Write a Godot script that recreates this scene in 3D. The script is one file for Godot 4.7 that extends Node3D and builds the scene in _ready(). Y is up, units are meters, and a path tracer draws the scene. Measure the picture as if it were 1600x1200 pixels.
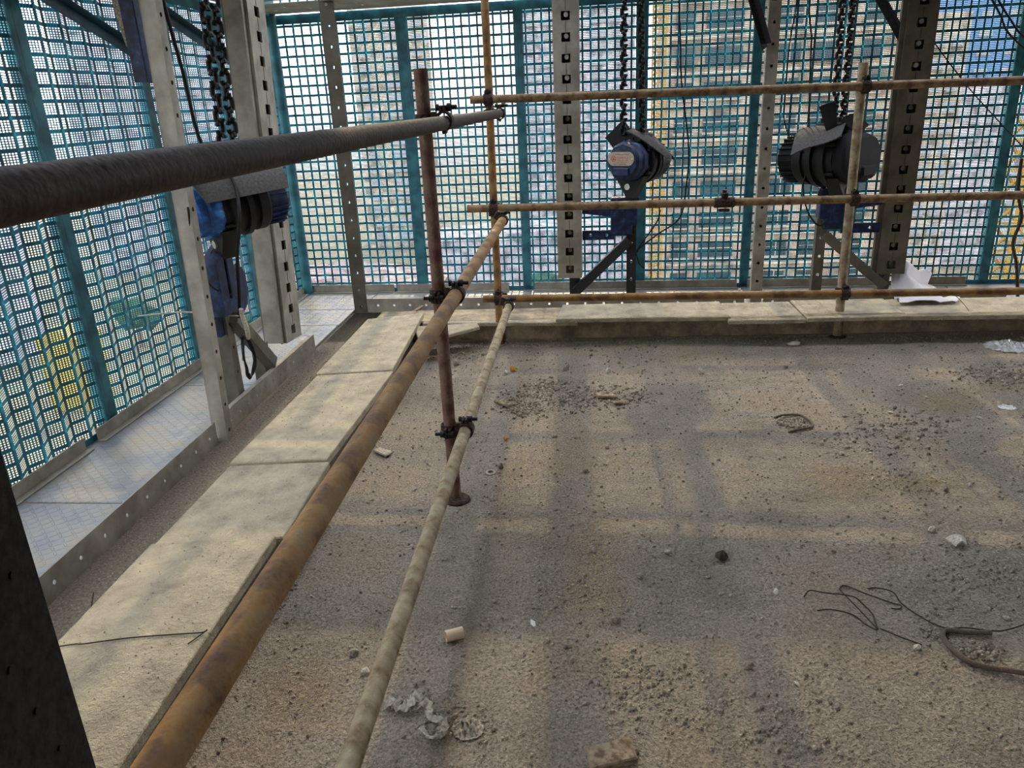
extends Node3D

# ------------------------------------------------------------------ mesh builder
class MB:
	var v := PackedVector3Array()
	var n := PackedVector3Array()
	var ix := PackedInt32Array()
	var x := Transform3D.IDENTITY
	func tri(a: Vector3, b: Vector3, c: Vector3, na: Vector3, nb: Vector3, nc: Vector3):
		var k := v.size()
		var f := (b - a).cross(c - a)
		v.append(x * a); v.append(x * b); v.append(x * c)
		n.append((x.basis * na).normalized()); n.append((x.basis * nb).normalized()); n.append((x.basis * nc).normalized())
		ix.append(k)
		if f.dot(na + nb + nc) > 0.0:
			ix.append(k + 2); ix.append(k + 1)
		else:
			ix.append(k + 1); ix.append(k + 2)
	func quad(a: Vector3, b: Vector3, c: Vector3, d: Vector3, m: Vector3):
		tri(a, b, c, m, m, m); tri(a, c, d, m, m, m)
	func squad(a: Vector3, b: Vector3, c: Vector3, d: Vector3, na: Vector3, nb: Vector3, nc: Vector3, nd: Vector3):
		tri(a, b, c, na, nb, nc); tri(a, c, d, na, nc, nd)
	func flat(a: Vector3, b: Vector3, c: Vector3, away: Vector3):
		var m := (b - a).cross(c - a).normalized()
		if m.dot(a - away) < 0.0: m = -m
		tri(a, b, c, m, m, m)
	# chamfered box
	func box(c: Vector3, s: Vector3, ch := 0.002, bs := Basis.IDENTITY):
		var h := s * 0.5
		var e := minf(ch, minf(h.x, minf(h.y, h.z)) * 0.6)
		var keep := x
		x = x * Transform3D(bs, c)
		var P := func(sx, sy, sz, ax):
			var p := Vector3(sx * h.x, sy * h.y, sz * h.z)
			for k in 3:
				if k != ax: p[k] -= signf(p[k]) * e
			return p
		for ax in 3:
			var b1 := (ax + 1) % 3
			var b2 := (ax + 2) % 3
			for sg in [-1.0, 1.0]:
				var q := []
				for st in [[-1.0, -1.0], [1.0, -1.0], [1.0, 1.0], [-1.0, 1.0]]:
					var s3 := Vector3.ZERO
					s3[ax] = sg; s3[b1] = st[0]; s3[b2] = st[1]
					q.append(P.call(s3.x, s3.y, s3.z, ax))
				var m := Vector3.ZERO
				m[ax] = sg
				quad(q[0], q[1], q[2], q[3], m)
			# edges parallel to ax
			for s1 in [-1.0, 1.0]:
				for s2 in [-1.0, 1.0]:
					var lo := Vector3.ZERO
					lo[ax] = -1.0; lo[b1] = s1; lo[b2] = s2
					var hi := lo
					hi[ax] = 1.0
					var m := Vector3.ZERO
					m[b1] = s1; m[b2] = s2
					quad(P.call(lo.x, lo.y, lo.z, b1), P.call(hi.x, hi.y, hi.z, b1), P.call(hi.x, hi.y, hi.z, b2), P.call(lo.x, lo.y, lo.z, b2), m.normalized())
		for sx in [-1.0, 1.0]:
			for sy in [-1.0, 1.0]:
				for sz in [-1.0, 1.0]:
					var m := Vector3(sx, sy, sz).normalized()
					tri(P.call(sx, sy, sz, 0), P.call(sx, sy, sz, 1), P.call(sx, sy, sz, 2), m, m, m)
		x = keep
	# box between two points: width w across (sideways), height h
	func bar(a: Vector3, b: Vector3, w: float, h: float, up := Vector3.UP, ch := 0.002):
		var d := (b - a)
		var z := d.normalized()
		var r := up.cross(z).normalized()
		var u := z.cross(r)
		box((a + b) * 0.5, Vector3(w, h, d.length()), ch, Basis(r, u, z))
	func tube(p: PackedVector3Array, r: float, sides := 8, caps := true, wob := 0.0):
		var u := Vector3.UP
		var rings := []
		for k in p.size():
			var t := (p[mini(k + 1, p.size() - 1)] - p[maxi(k - 1, 0)]).normalized()
			if absf(t.dot(u)) > 0.97: u = Vector3.RIGHT if absf(t.x) < 0.8 else Vector3.FORWARD
			var s := u.cross(t).normalized()
			u = t.cross(s).normalized()
			var ring := []
			for a in sides:
				var g := TAU * a / sides
				var d := s * cos(g) + u * sin(g)
				ring.append([p[k] + d * r * (1.0 + wob * sin(k * 2.3 + g * 2.0)), d])
			rings.append(ring)
		for k in p.size() - 1:
			for a in sides:
				var b := (a + 1) % sides
				var q0 = rings[k][a]; var q1 = rings[k][b]; var q2 = rings[k + 1][b]; var q3 = rings[k + 1][a]
				squad(q0[0], q1[0], q2[0], q3[0], q0[1], q1[1], q2[1], q3[1])
		if caps:
			for e in [0, p.size() - 1]:
				var m: Vector3 = (p[0] - p[1]).normalized() if e == 0 else (p[e] - p[e - 1]).normalized()
				for a in sides:
					tri(p[e], rings[e][a][0], rings[e][(a + 1) % sides][0], m, m, m)
	# hollow pipe with wall thickness, open ends
	func pipe(a: Vector3, b: Vector3, r: float, wall := 0.0035, sides := 24, segs := 1):
		var p := PackedVector3Array()
		for k in segs + 1: p.append(a.lerp(b, float(k) / segs))
		tube(p, r, sides, false)
		var t := (b - a).normalized()
		var u := Vector3.RIGHT if absf(t.x) < 0.7 else Vector3.UP
		var s := u.cross(t).normalized()
		u = t.cross(s)
		for k in sides:
			var d0 := s * cos(TAU * k / sides) + u * sin(TAU * k / sides)
			var d1 := s * cos(TAU * (k + 1) / sides) + u * sin(TAU * (k + 1) / sides)
			for e in [[a, -t], [b, t]]:
				quad(e[0] + d0 * r, e[0] + d1 * r, e[0] + d1 * (r - wall), e[0] + d0 * (r - wall), e[1])
			squad(a + d0 * (r - wall), a + d1 * (r - wall), b + d1 * (r - wall), b + d0 * (r - wall), -d0, -d1, -d1, -d0)
	# surface of revolution about the local y axis; pts are (radius, height); flat-shaded along the profile
	func lathe(pts: PackedVector2Array, segs := 20, a0 := 0.0, a1 := TAU):
		for k in pts.size() - 1:
			var p := pts[k]; var q := pts[k + 1]
			var t := q - p
			var m2 := Vector2(t.y, -t.x).normalized()
			for a in segs:
				var g0 := a0 + (a1 - a0) * a / segs
				var g1 := a0 + (a1 - a0) * (a + 1) / segs
				var d0 := Vector3(cos(g0), 0, sin(g0)); var d1 := Vector3(cos(g1), 0, sin(g1))
				var n0 := d0 * m2.x + Vector3.UP * m2.y; var n1 := d1 * m2.x + Vector3.UP * m2.y
				squad(d0 * p.x + Vector3.UP * p.y, d1 * p.x + Vector3.UP * p.y, d1 * q.x + Vector3.UP * q.y, d0 * q.x + Vector3.UP * q.y, n0, n1, n1, n0)
	# extrude polygon (xy plane) along z from z0 to z1
	func prism(poly: PackedVector2Array, z0: float, z1: float):
		var tr := Geometry2D.triangulate_polygon(poly)
		for k in range(0, tr.size(), 3):
			for e in [[z0, Vector3(0, 0, -1)], [z1, Vector3(0, 0, 1)]]:
				var a := poly[tr[k]]; var b := poly[tr[k + 1]]; var c := poly[tr[k + 2]]
				tri(Vector3(a.x, a.y, e[0]), Vector3(b.x, b.y, e[0]), Vector3(c.x, c.y, e[0]), e[1], e[1], e[1])
		var cw := Geometry2D.is_polygon_clockwise(poly)
		for k in poly.size():
			var a := poly[k]; var b := poly[(k + 1) % poly.size()]
			var t := (b - a).normalized()
			var m := Vector3(t.y, -t.x, 0) * (-1.0 if cw else 1.0)
			quad(Vector3(a.x, a.y, z0), Vector3(b.x, b.y, z0), Vector3(b.x, b.y, z1), Vector3(a.x, a.y, z1), m)
	# plate in the xy plane (z thickness t, front at z = 0) with a column/row of holes; round or square holes
	func perf(x0: float, y0: float, w: float, h: float, hole: Vector2, t: float, is_round: bool):
		var N := 16 if is_round else 8
		var c := Vector2(x0 + w * 0.5, y0 + h * 0.5)
		var inn := []; var out := []
		for k in N:
			var g := TAU * (k + 0.5) / N if is_round else 0.0
			var d := Vector2(cos(g), sin(g))
			if not is_round:
				d = [Vector2(1, 1), Vector2(0, 1), Vector2(-1, 1), Vector2(-1, 0), Vector2(-1, -1), Vector2(0, -1), Vector2(1, -1), Vector2(1, 0)][k]
			inn.append(c + Vector2(d.x * hole.x, d.y * hole.y))
			var sc := minf((w * 0.5) / maxf(absf(d.x), 1e-5), (h * 0.5) / maxf(absf(d.y), 1e-5))
			out.append(c + (d * sc if is_round else Vector2(d.x * w * 0.5, d.y * h * 0.5)))
		for k in N:
			var j := (k + 1) % N
			var a: Vector2 = inn[k]; var b: Vector2 = inn[j]; var p: Vector2 = out[j]; var q: Vector2 = out[k]
			for e in [[0.0, Vector3(0, 0, 1)], [-t, Vector3(0, 0, -1)]]:
				quad(Vector3(a.x, a.y, e[0]), Vector3(b.x, b.y, e[0]), Vector3(p.x, p.y, e[0]), Vector3(q.x, q.y, e[0]), e[1])
				if is_round and absf(p.x - q.x) > 1e-4 and absf(p.y - q.y) > 1e-4:   # corner of the cell
					var corner := Vector2(p.x if absf(absf(p.x - c.x) - w * 0.5) < 1e-4 else q.x, p.y if absf(absf(p.y - c.y) - h * 0.5) < 1e-4 else q.y)
					tri(Vector3(p.x, p.y, e[0]), Vector3(q.x, q.y, e[0]), Vector3(corner.x, corner.y, e[0]), e[1], e[1], e[1])
			var m2 := (c - (a + b) * 0.5).normalized()
			quad(Vector3(a.x, a.y, 0), Vector3(b.x, b.y, 0), Vector3(b.x, b.y, -t), Vector3(a.x, a.y, -t), Vector3(m2.x, m2.y, 0))
	func rim_plate(x0: float, y0: float, w: float, h: float, t: float):   # the four edges of a plate
		var a := Vector3(x0, y0, 0); var b := Vector3(x0 + w, y0, 0); var c := Vector3(x0 + w, y0 + h, 0); var d := Vector3(x0, y0 + h, 0)
		var k := Vector3(0, 0, -t)
		quad(a, b, b + k, a + k, Vector3.DOWN); quad(b, c, c + k, b + k, Vector3.RIGHT)
		quad(c, d, d + k, c + k, Vector3.UP); quad(d, a, a + k, d + k, Vector3.LEFT)
	func rock(c: Vector3, s: Vector3, rng: RandomNumberGenerator):
		var base := [Vector3.UP, Vector3.DOWN, Vector3.LEFT, Vector3.RIGHT, Vector3.FORWARD, Vector3.BACK]
		var mids := {}
		var bs := Basis(Vector3(rng.randf() - 0.5, rng.randf() - 0.5, rng.randf() - 0.5).normalized(), rng.randf() * TAU)
		var pos := {}
		var get_p := func(d: Vector3):
			var key := Vector3i((d * 100.0).round())
			if not pos.has(key): pos[key] = d * rng.randf_range(0.72, 1.12)
			return pos[key]
		for sx in [-1.0, 1.0]:
			for sy in [-1.0, 1.0]:
				for sz in [-1.0, 1.0]:
					var A := Vector3(sx, 0, 0); var B := Vector3(0, sy, 0); var C := Vector3(0, 0, sz)
					var ab := (A + B).normalized(); var bc := (B + C).normalized(); var ca := (C + A).normalized()
					for t in [[A, ab, ca], [ab, B, bc], [ca, bc, C], [ab, bc, ca]]:
						var q := []
						for d in t: q.append(c + bs * (get_p.call(d) * s))
						flat(q[0], q[1], q[2], c)
	func mesh() -> ArrayMesh:
		var arr := []
		arr.resize(Mesh.ARRAY_MAX)
		arr[Mesh.ARRAY_VERTEX] = v; arr[Mesh.ARRAY_NORMAL] = n; arr[Mesh.ARRAY_INDEX] = ix
		var m := ArrayMesh.new()
		m.add_surface_from_arrays(Mesh.PRIMITIVE_TRIANGLES, arr)
		return m

# ------------------------------------------------------------------ naming helpers
var taken := {}
func numbered(called: String) -> String:
	if not taken.has(called):
		taken[called] = 0
		return called
	taken[called] += 1
	return "%s_%03d" % [called, taken[called]]
func thing(called: String, label: String, category: String, at := Vector3.ZERO, group := "") -> Node3D:
	var o := Node3D.new()
	o.name = numbered(called)
	add_child(o)
	o.position = at
	tag(o, label, category, group)
	return o
func tag(o: Node, label: String, category: String, group := ""):
	o.set_meta("label", label); o.set_meta("category", category)
	if group != "": o.set_meta("group", group)
func put(called: String, m: Mesh, mt: Material, parent: Node = null, xf := Transform3D.IDENTITY) -> MeshInstance3D:
	var o := MeshInstance3D.new()
	o.mesh = m
	o.material_override = mt
	if parent == null:
		o.name = numbered(called)
		add_child(o)
	else:
		o.name = called
		parent.add_child(o, true)
	o.transform = xf
	return o
func build(called: String, b: MB, mt: Material, parent: Node = null) -> MeshInstance3D:
	return put(called, b.mesh(), mt, parent)
func struct(called: String, b: MB, mt: Material, label: String, category := "structure", parent: Node = null) -> MeshInstance3D:
	var o := build(called, b, mt, parent)
	if parent == null:
		o.set_meta("kind", "structure"); o.set_meta("label", label); o.set_meta("category", category)
	return o
# one mesh that is a whole thing
func single(called: String, b: MB, mt: Material, label: String, category: String, group := "") -> MeshInstance3D:
	# geometry is moved so that the node stands at the thing's base
	var lo := b.v[0]; var hi := b.v[0]
	for p in b.v: lo = lo.min(p); hi = hi.max(p)
	var at := Vector3((lo.x + hi.x) * 0.5, lo.y, (lo.z + hi.z) * 0.5)
	for k in b.v.size(): b.v[k] -= at
	var o := build(called, b, mt)
	o.position = at
	tag(o, label, category, group)
	return o

# ------------------------------------------------------------------ materials
func noise_tex(seed_: int, freq: float, stops: Array, normal := 0.0, octaves := 5, kind := FastNoiseLite.TYPE_SIMPLEX_SMOOTH, px := 512, gain := 0.5) -> NoiseTexture2D:
	var f := FastNoiseLite.new()
	f.seed = seed_; f.frequency = freq; f.noise_type = kind
	f.fractal_type = FastNoiseLite.FRACTAL_FBM; f.fractal_octaves = octaves; f.fractal_gain = gain
	var t := NoiseTexture2D.new()
	t.width = px; t.height = px; t.seamless = true; t.noise = f
	if normal > 0.0:
		t.as_normal_map = true; t.bump_strength = normal
	elif stops.size() > 0:
		var g := Gradient.new()
		var off := PackedFloat32Array(); var col := PackedColorArray()
		for s in stops: off.append(s[0]); col.append(s[1])
		g.offsets = off; g.colors = col
		t.color_ramp = g
	return t
var T := {}
func mat(tex: Texture2D, scale: float, tint := Color.WHITE, rough := 0.8, metal := 0.0, nrm: Texture2D = null, nscale := 0.6, world := true) -> StandardMaterial3D:
	var m := StandardMaterial3D.new()
	m.albedo_color = tint
	m.albedo_texture = tex
	m.roughness = rough; m.metallic = metal
	m.uv1_triplanar = true; m.uv1_world_triplanar = world
	m.uv1_scale = Vector3.ONE * scale
	if nrm:
		m.normal_enabled = true; m.normal_texture = nrm; m.normal_scale = nscale
	return m
func plain(c: Color, rough := 0.7, metal := 0.0) -> StandardMaterial3D:
	var m := StandardMaterial3D.new()
	m.albedo_color = c; m.roughness = rough; m.metallic = metal
	return m
var M := {}
func grey(v: float) -> Color: return Color(v, v, v)
func materials():
	T.mottle = noise_tex(3, 0.012, [[0.25, grey(0.62)], [0.5, grey(0.86)], [0.75, grey(1.0)]])
	T.fine = noise_tex(5, 0.06, [[0.3, grey(0.7)], [0.5, grey(0.9)], [0.7, grey(1.0)]], 0.0, 4)
	T.grit = noise_tex(9, 0.09, [], 5.0, 4)
	T.pits = noise_tex(19, 0.03, [], 6.0, 5)
	T.floor = noise_tex(11, 0.006, [[0.2, Color(0.42, 0.39, 0.355)], [0.42, Color(0.50, 0.465, 0.42)], [0.55, Color(0.545, 0.51, 0.455)], [0.70, Color(0.62, 0.575, 0.49)], [0.85, Color(0.64, 0.60, 0.53)]], 0.0, 8, FastNoiseLite.TYPE_SIMPLEX_SMOOTH, 1024, 0.68)
	T.board = noise_tex(15, 0.007, [[0.1, Color(0.56, 0.53, 0.47)], [0.35, Color(0.645, 0.61, 0.54)], [0.6, Color(0.69, 0.655, 0.575)], [0.9, Color(0.75, 0.71, 0.61)]], 0.0, 8, FastNoiseLite.TYPE_SIMPLEX_SMOOTH, 1024, 0.66)
	T.yellow = noise_tex(21, 0.007, [[0.15, Color(0.30, 0.19, 0.10)], [0.36, Color(0.44, 0.31, 0.16)], [0.52, Color(0.56, 0.41, 0.20)], [0.66, Color(0.60, 0.46, 0.25)], [0.8, Color(0.58, 0.48, 0.33)]], 0.0, 6, FastNoiseLite.TYPE_SIMPLEX_SMOOTH, 512, 0.62)
	T.tan = noise_tex(23, 0.010, [[0.15, Color(0.30, 0.20, 0.13)], [0.36, Color(0.42, 0.32, 0.21)], [0.55, Color(0.53, 0.42, 0.29)], [0.78, Color(0.58, 0.49, 0.37)]], 0.0, 6, FastNoiseLite.TYPE_SIMPLEX_SMOOTH, 512, 0.62)
	T.maroon = noise_tex(25, 0.008, [[0.2, Color(0.34, 0.19, 0.16)], [0.45, Color(0.43, 0.29, 0.245)], [0.62, Color(0.49, 0.38, 0.32)], [0.8, Color(0.53, 0.45, 0.38)]], 0.0, 6, FastNoiseLite.TYPE_SIMPLEX_SMOOTH, 512, 0.62)
	T.mortar = noise_tex(27, 0.010, [[0.15, Color(0.42, 0.34, 0.24)], [0.4, Color(0.55, 0.48, 0.37)], [0.6, Color(0.62, 0.56, 0.45)], [0.8, Color(0.67, 0.62, 0.52)]], 0.0, 6, FastNoiseLite.TYPE_SIMPLEX_SMOOTH, 512, 0.66)
	T.rust = noise_tex(29, 0.03, [[0.3, Color(0.12, 0.08, 0.06)], [0.5, Color(0.22, 0.15, 0.11)], [0.7, Color(0.33, 0.23, 0.16)]], 0.0, 4)
	T.zinc = noise_tex(31, 0.006, [[0.2, Color(0.54, 0.515, 0.465)], [0.5, Color(0.62, 0.60, 0.55)], [0.8, Color(0.69, 0.665, 0.605)]], 0.0, 6, FastNoiseLite.TYPE_SIMPLEX_SMOOTH, 512, 0.6)
	T.blue = noise_tex(33, 0.012, [[0.28, Color(0.04, 0.09, 0.20)], [0.55, Color(0.06, 0.16, 0.34)], [0.74, Color(0.13, 0.23, 0.38)], [0.86, Color(0.32, 0.33, 0.33)]], 0.0, 5)
	T.teal = noise_tex(35, 0.008, [[0.3, Color(0.12, 0.35, 0.41)], [0.5, Color(0.15, 0.42, 0.48)], [0.75, Color(0.21, 0.50, 0.55)]], 0.0, 4)
	T.deck = noise_tex(37, 0.008, [[0.1, Color(0.60, 0.615, 0.65)], [0.45, Color(0.67, 0.675, 0.68)], [0.65, Color(0.70, 0.69, 0.665)], [0.95, Color(0.73, 0.69, 0.62)]], 0.0, 5)
	T.wood = noise_tex(39, 0.02, [[0.3, Color(0.40, 0.33, 0.26)], [0.55, Color(0.56, 0.49, 0.40)], [0.75, Color(0.62, 0.56, 0.47)]], 0.0, 4)
	# chequer plate: short raised lozenges in two directions, computed as a height field
	var im := Image.create_empty(256, 256, false, Image.FORMAT_RGB8)
	for py in 256:
		for px in 256:
			var h := 0.0
			for q in [Vector2(64, 64), Vector2(192, 192)]:
				var d: Vector2 = (Vector2(px, py) - q).rotated(PI / 4)
				h = maxf(h, clampf(1.3 - (d / Vector2(62, 17)).length(), 0.0, 0.3) / 0.3)
			for q in [Vector2(192, 64), Vector2(64, 192)]:
				var d: Vector2 = (Vector2(px, py) - q).rotated(-PI / 4)
				h = maxf(h, clampf(1.3 - (d / Vector2(62, 17)).length(), 0.0, 0.3) / 0.3)
			im.set_pixel(px, py, Color(h, h, h))
	im.bump_map_to_normal_map(7.0)
	T.chequer = ImageTexture.create_from_image(im)
	T.floor_fine = noise_tex(41, 0.05, [[0.15, Color(0.44, 0.41, 0.375)], [0.42, Color(0.57, 0.535, 0.485)], [0.6, Color(0.625, 0.585, 0.53)], [0.85, Color(0.72, 0.68, 0.615)]], 0.0, 5, FastNoiseLite.TYPE_SIMPLEX_SMOOTH, 1024, 0.75)
	T.floor_wide = noise_tex(43, 0.008, [[0.2, Color(0.84, 0.83, 0.81)], [0.45, Color(0.93, 0.92, 0.905)], [0.62, Color(1.0, 0.985, 0.96)], [0.8, Color(1.0, 0.97, 0.91)]], 0.0, 6, FastNoiseLite.TYPE_SIMPLEX_SMOOTH, 512, 0.6)
	T.grain = noise_tex(45, 0.06, [], 8.0, 5, FastNoiseLite.TYPE_SIMPLEX_SMOOTH, 1024, 0.75)
	M.floor = mat(T.floor_fine, 1.7, Color.WHITE, 0.95, 0.0, T.grain, 1.0)
	M.floor.heightmap_enabled = true; M.floor.heightmap_texture = T.floor_fine; M.floor.heightmap_scale = 1.2
	M.floor.detail_enabled = true; M.floor.detail_albedo = T.floor_wide; M.floor.detail_blend_mode = BaseMaterial3D.BLEND_MODE_MUL
	M.floor.detail_uv_layer = BaseMaterial3D.DETAIL_UV_2
	M.floor.uv2_triplanar = true; M.floor.uv2_world_triplanar = true; M.floor.uv2_scale = Vector3.ONE * 0.37
	M.dirt = mat(T.floor_fine, 1.5, Color(0.84, 0.81, 0.77), 0.95, 0.0, T.grain, 1.0)
	M.kerb = mat(T.floor, 0.8, Color(1.05, 1.02, 0.95), 0.92, 0.0, T.pits, 0.7)
	M.ceiling = mat(T.floor, 0.3, Color(0.72, 0.71, 0.69), 0.9)
	M.board = mat(T.board, 1.1, Color(1.0, 0.985, 0.95), 0.9, 0.0, T.grain, 0.8)
	M.deck = mat(T.deck, 1.1, Color.WHITE, 0.42, 0.35, T.chequer, 1.6)
	M.deck.uv1_scale = Vector3.ONE * 22.0
	M.deck.albedo_texture = null
	M.deck.albedo_color = Color(0.88, 0.88, 0.87)
	M.deck.detail_enabled = true; M.deck.detail_albedo = T.deck; M.deck.detail_blend_mode = BaseMaterial3D.BLEND_MODE_MUL
	M.deck.detail_uv_layer = BaseMaterial3D.DETAIL_UV_2
	M.deck.uv2_triplanar = true; M.deck.uv2_world_triplanar = true; M.deck.uv2_scale = Vector3.ONE * 1.3
	M.zinc = mat(T.zinc, 1.6, Color.WHITE, 0.55, 0.15, T.fine, 0.0)
	M.zinc.normal_enabled = false
	M.zinc_dark = mat(T.zinc, 1.6, Color(0.66, 0.66, 0.64), 0.55, 0.2)
	M.zinc_shaded = mat(T.zinc, 1.6, Color(0.60, 0.58, 0.54), 0.6, 0.15)  # zinc darkened to paint the shade on the right guide rail
	M.teal = mat(T.teal, 2.0, Color.WHITE, 0.5)
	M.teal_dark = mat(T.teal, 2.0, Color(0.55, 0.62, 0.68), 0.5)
	M.yellow = mat(T.yellow, 2.2, Color.WHITE, 0.65, 0.0, T.grit, 0.25)
	M.tan = mat(T.tan, 2.6, Color.WHITE, 0.75, 0.0, T.grit, 0.35)
	M.maroon = mat(T.maroon, 2.2, Color.WHITE, 0.75, 0.0, T.grit, 0.35)
	M.mortar = mat(T.mortar, 2.6, Color.WHITE, 0.9, 0.0, T.pits, 0.8)
	M.rail_brown = mat(T.maroon, 1.8, Color(0.42, 0.33, 0.27), 0.7, 0.0, T.grit, 0.3)
	M.rust = mat(T.rust, 5.0, Color.WHITE, 0.8, 0.1, T.grit, 0.5)
	M.iron = plain(Color(0.10, 0.09, 0.085), 0.6, 0.3)
	M.chain = plain(Color(0.055, 0.05, 0.05), 0.45, 0.4)
	M.blue = mat(T.blue, 3.0, Color.WHITE, 0.5)
	M.blue_lit = mat(T.blue, 3.0, Color(2.3, 2.5, 2.3), 0.5)  # blue brightened to paint light onto the left gear cover
	M.blue_shaded = mat(T.blue, 3.0, Color(0.12, 0.15, 0.24), 0.8)  # blue darkened to paint deep shade onto the right hoist
	M.black = plain(Color(0.035, 0.035, 0.035), 0.8)
	M.rubber = mat(T.fine, 3.0, Color(0.34, 0.33, 0.32), 0.85)
	M.dark_steel = mat(T.fine, 3.0, Color(0.22, 0.23, 0.25), 0.6, 0.2)
	M.hoist_dark = mat(T.fine, 3.0, Color(0.07, 0.075, 0.09), 0.55, 0.1)
	M.bolt = plain(Color(0.82, 0.82, 0.80), 0.35, 0.6)
	M.cable = plain(Color(0.03, 0.035, 0.04), 0.6)
	M.wire = plain(Color(0.21, 0.165, 0.125), 0.7, 0.2)
	M.rebar = mat(T.fine, 8.0, Color(0.43, 0.37, 0.31), 0.85, 0.0, T.grit, 0.4)
	M.wood = mat(T.wood, 4.0, Color.WHITE, 0.9, 0.0, T.grit, 0.5)
	M.white = mat(T.fine, 4.0, Color(0.86, 0.83, 0.76), 0.75)
	M.paper = mat(T.fine, 4.0, Color(0.74, 0.70, 0.63), 0.85)
	M.stone = mat(T.fine, 6.0, Color(0.66, 0.615, 0.545), 0.95, 0.0, T.grit, 0.5)
	M.stone_dark = mat(T.fine, 6.0, Color(0.56, 0.515, 0.455), 0.95, 0.0, T.grit, 0.5)
	M.stone_pale = mat(T.fine, 6.0, Color(0.76, 0.71, 0.625), 0.95, 0.0, T.grit, 0.5)
	M.brick = mat(T.rust, 8.0, Color(0.95, 1.0, 1.0), 0.95, 0.0, T.grit, 0.6)
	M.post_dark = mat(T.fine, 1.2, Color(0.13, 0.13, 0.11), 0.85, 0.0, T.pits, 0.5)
	var pl := StandardMaterial3D.new()
	pl.albedo_color = Color(0.86, 0.86, 0.85, 0.36); pl.transparency = BaseMaterial3D.TRANSPARENCY_ALPHA
	pl.roughness = 0.25; pl.cull_mode = BaseMaterial3D.CULL_DISABLED
	M.film = pl
	var sh := plain(Color(0.84, 0.82, 0.82), 0.6)
	sh.backlight_enabled = true; sh.backlight = Color(0.5, 0.5, 0.5); sh.cull_mode = BaseMaterial3D.CULL_DISABLED
	M.sheet = sh

# ------------------------------------------------------------------ scene
const ROT := 0.045            # the far screen runs slightly towards the slab as it goes right
const CORNER := Vector3(-1.83, 0, -4.80)
func far_at(s: float, y: float, d: float) -> Vector3:      # s along the far screen from the corner, d towards the slab
	return CORNER + Vector3(cos(ROT), 0, sin(ROT)) * s + Vector3(-sin(ROT), 0, cos(ROT)) * d + Vector3.UP * y

func _ready():
	# camera
	var cam := Camera3D.new()
	cam.name = "camera"
	add_child(cam)
	cam.transform = Transform3D(Basis(Vector3(0.995316, -0.044198, -0.085976), Vector3(0.011511, 0.937220, -0.348550), Vector3(0.095983, 0.345928, 0.933339)), Vector3(0, 1.15, 0))
	cam.fov = rad_to_deg(2.0 * atan(600.0 / 1205.0))
	cam.near = 0.02; cam.far = 1000.0
	cam.current = true
	# sky, exposure
	var we := WorldEnvironment.new()
	we.name = "world_environment"
	var env := Environment.new()
	env.background_mode = Environment.BG_SKY
	var sky := Sky.new()
	var sm := ProceduralSkyMaterial.new()
	sm.sky_top_color = Color(0.84, 0.86, 0.90); sm.sky_horizon_color = Color(0.96, 0.945, 0.95)
	sm.sky_curve = 0.25
	sm.ground_horizon_color = Color(0.80, 0.80, 0.80); sm.ground_bottom_color = Color(0.5, 0.5, 0.48)
	sm.sun_angle_max = 2.0
	sm.energy_multiplier = 1.0
	sky.sky_material = sm
	env.sky = sky
	env.background_energy_multiplier = 6.0
	env.tonemap_mode = Environment.TONE_MAPPER_LINEAR
	env.tonemap_exposure = 1.55
	env.sdfgi_enabled = true; env.ssao_enabled = true; env.ssil_enabled = true
	we.environment = env
	add_child(we)
	var sun := DirectionalLight3D.new()
	sun.name = "sun"
	add_child(sun)
	sun.light_color = Color(1.0, 0.90, 0.72)
	sun.light_energy = 1.3
	sun.light_angular_distance = 0.7
	sun.shadow_enabled = true
	var el := deg_to_rad(31.0); var az := deg_to_rad(-1.0)
	sun.look_at_from_position(Vector3.ZERO, -Vector3(sin(az) * cos(el), sin(el), -cos(az) * cos(el)), Vector3.UP)
	materials()
	setting()
	screens()
	scaffold_posts()
	guard_rails()
	hoists()
	cables()
	debris()
	outside()

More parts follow.
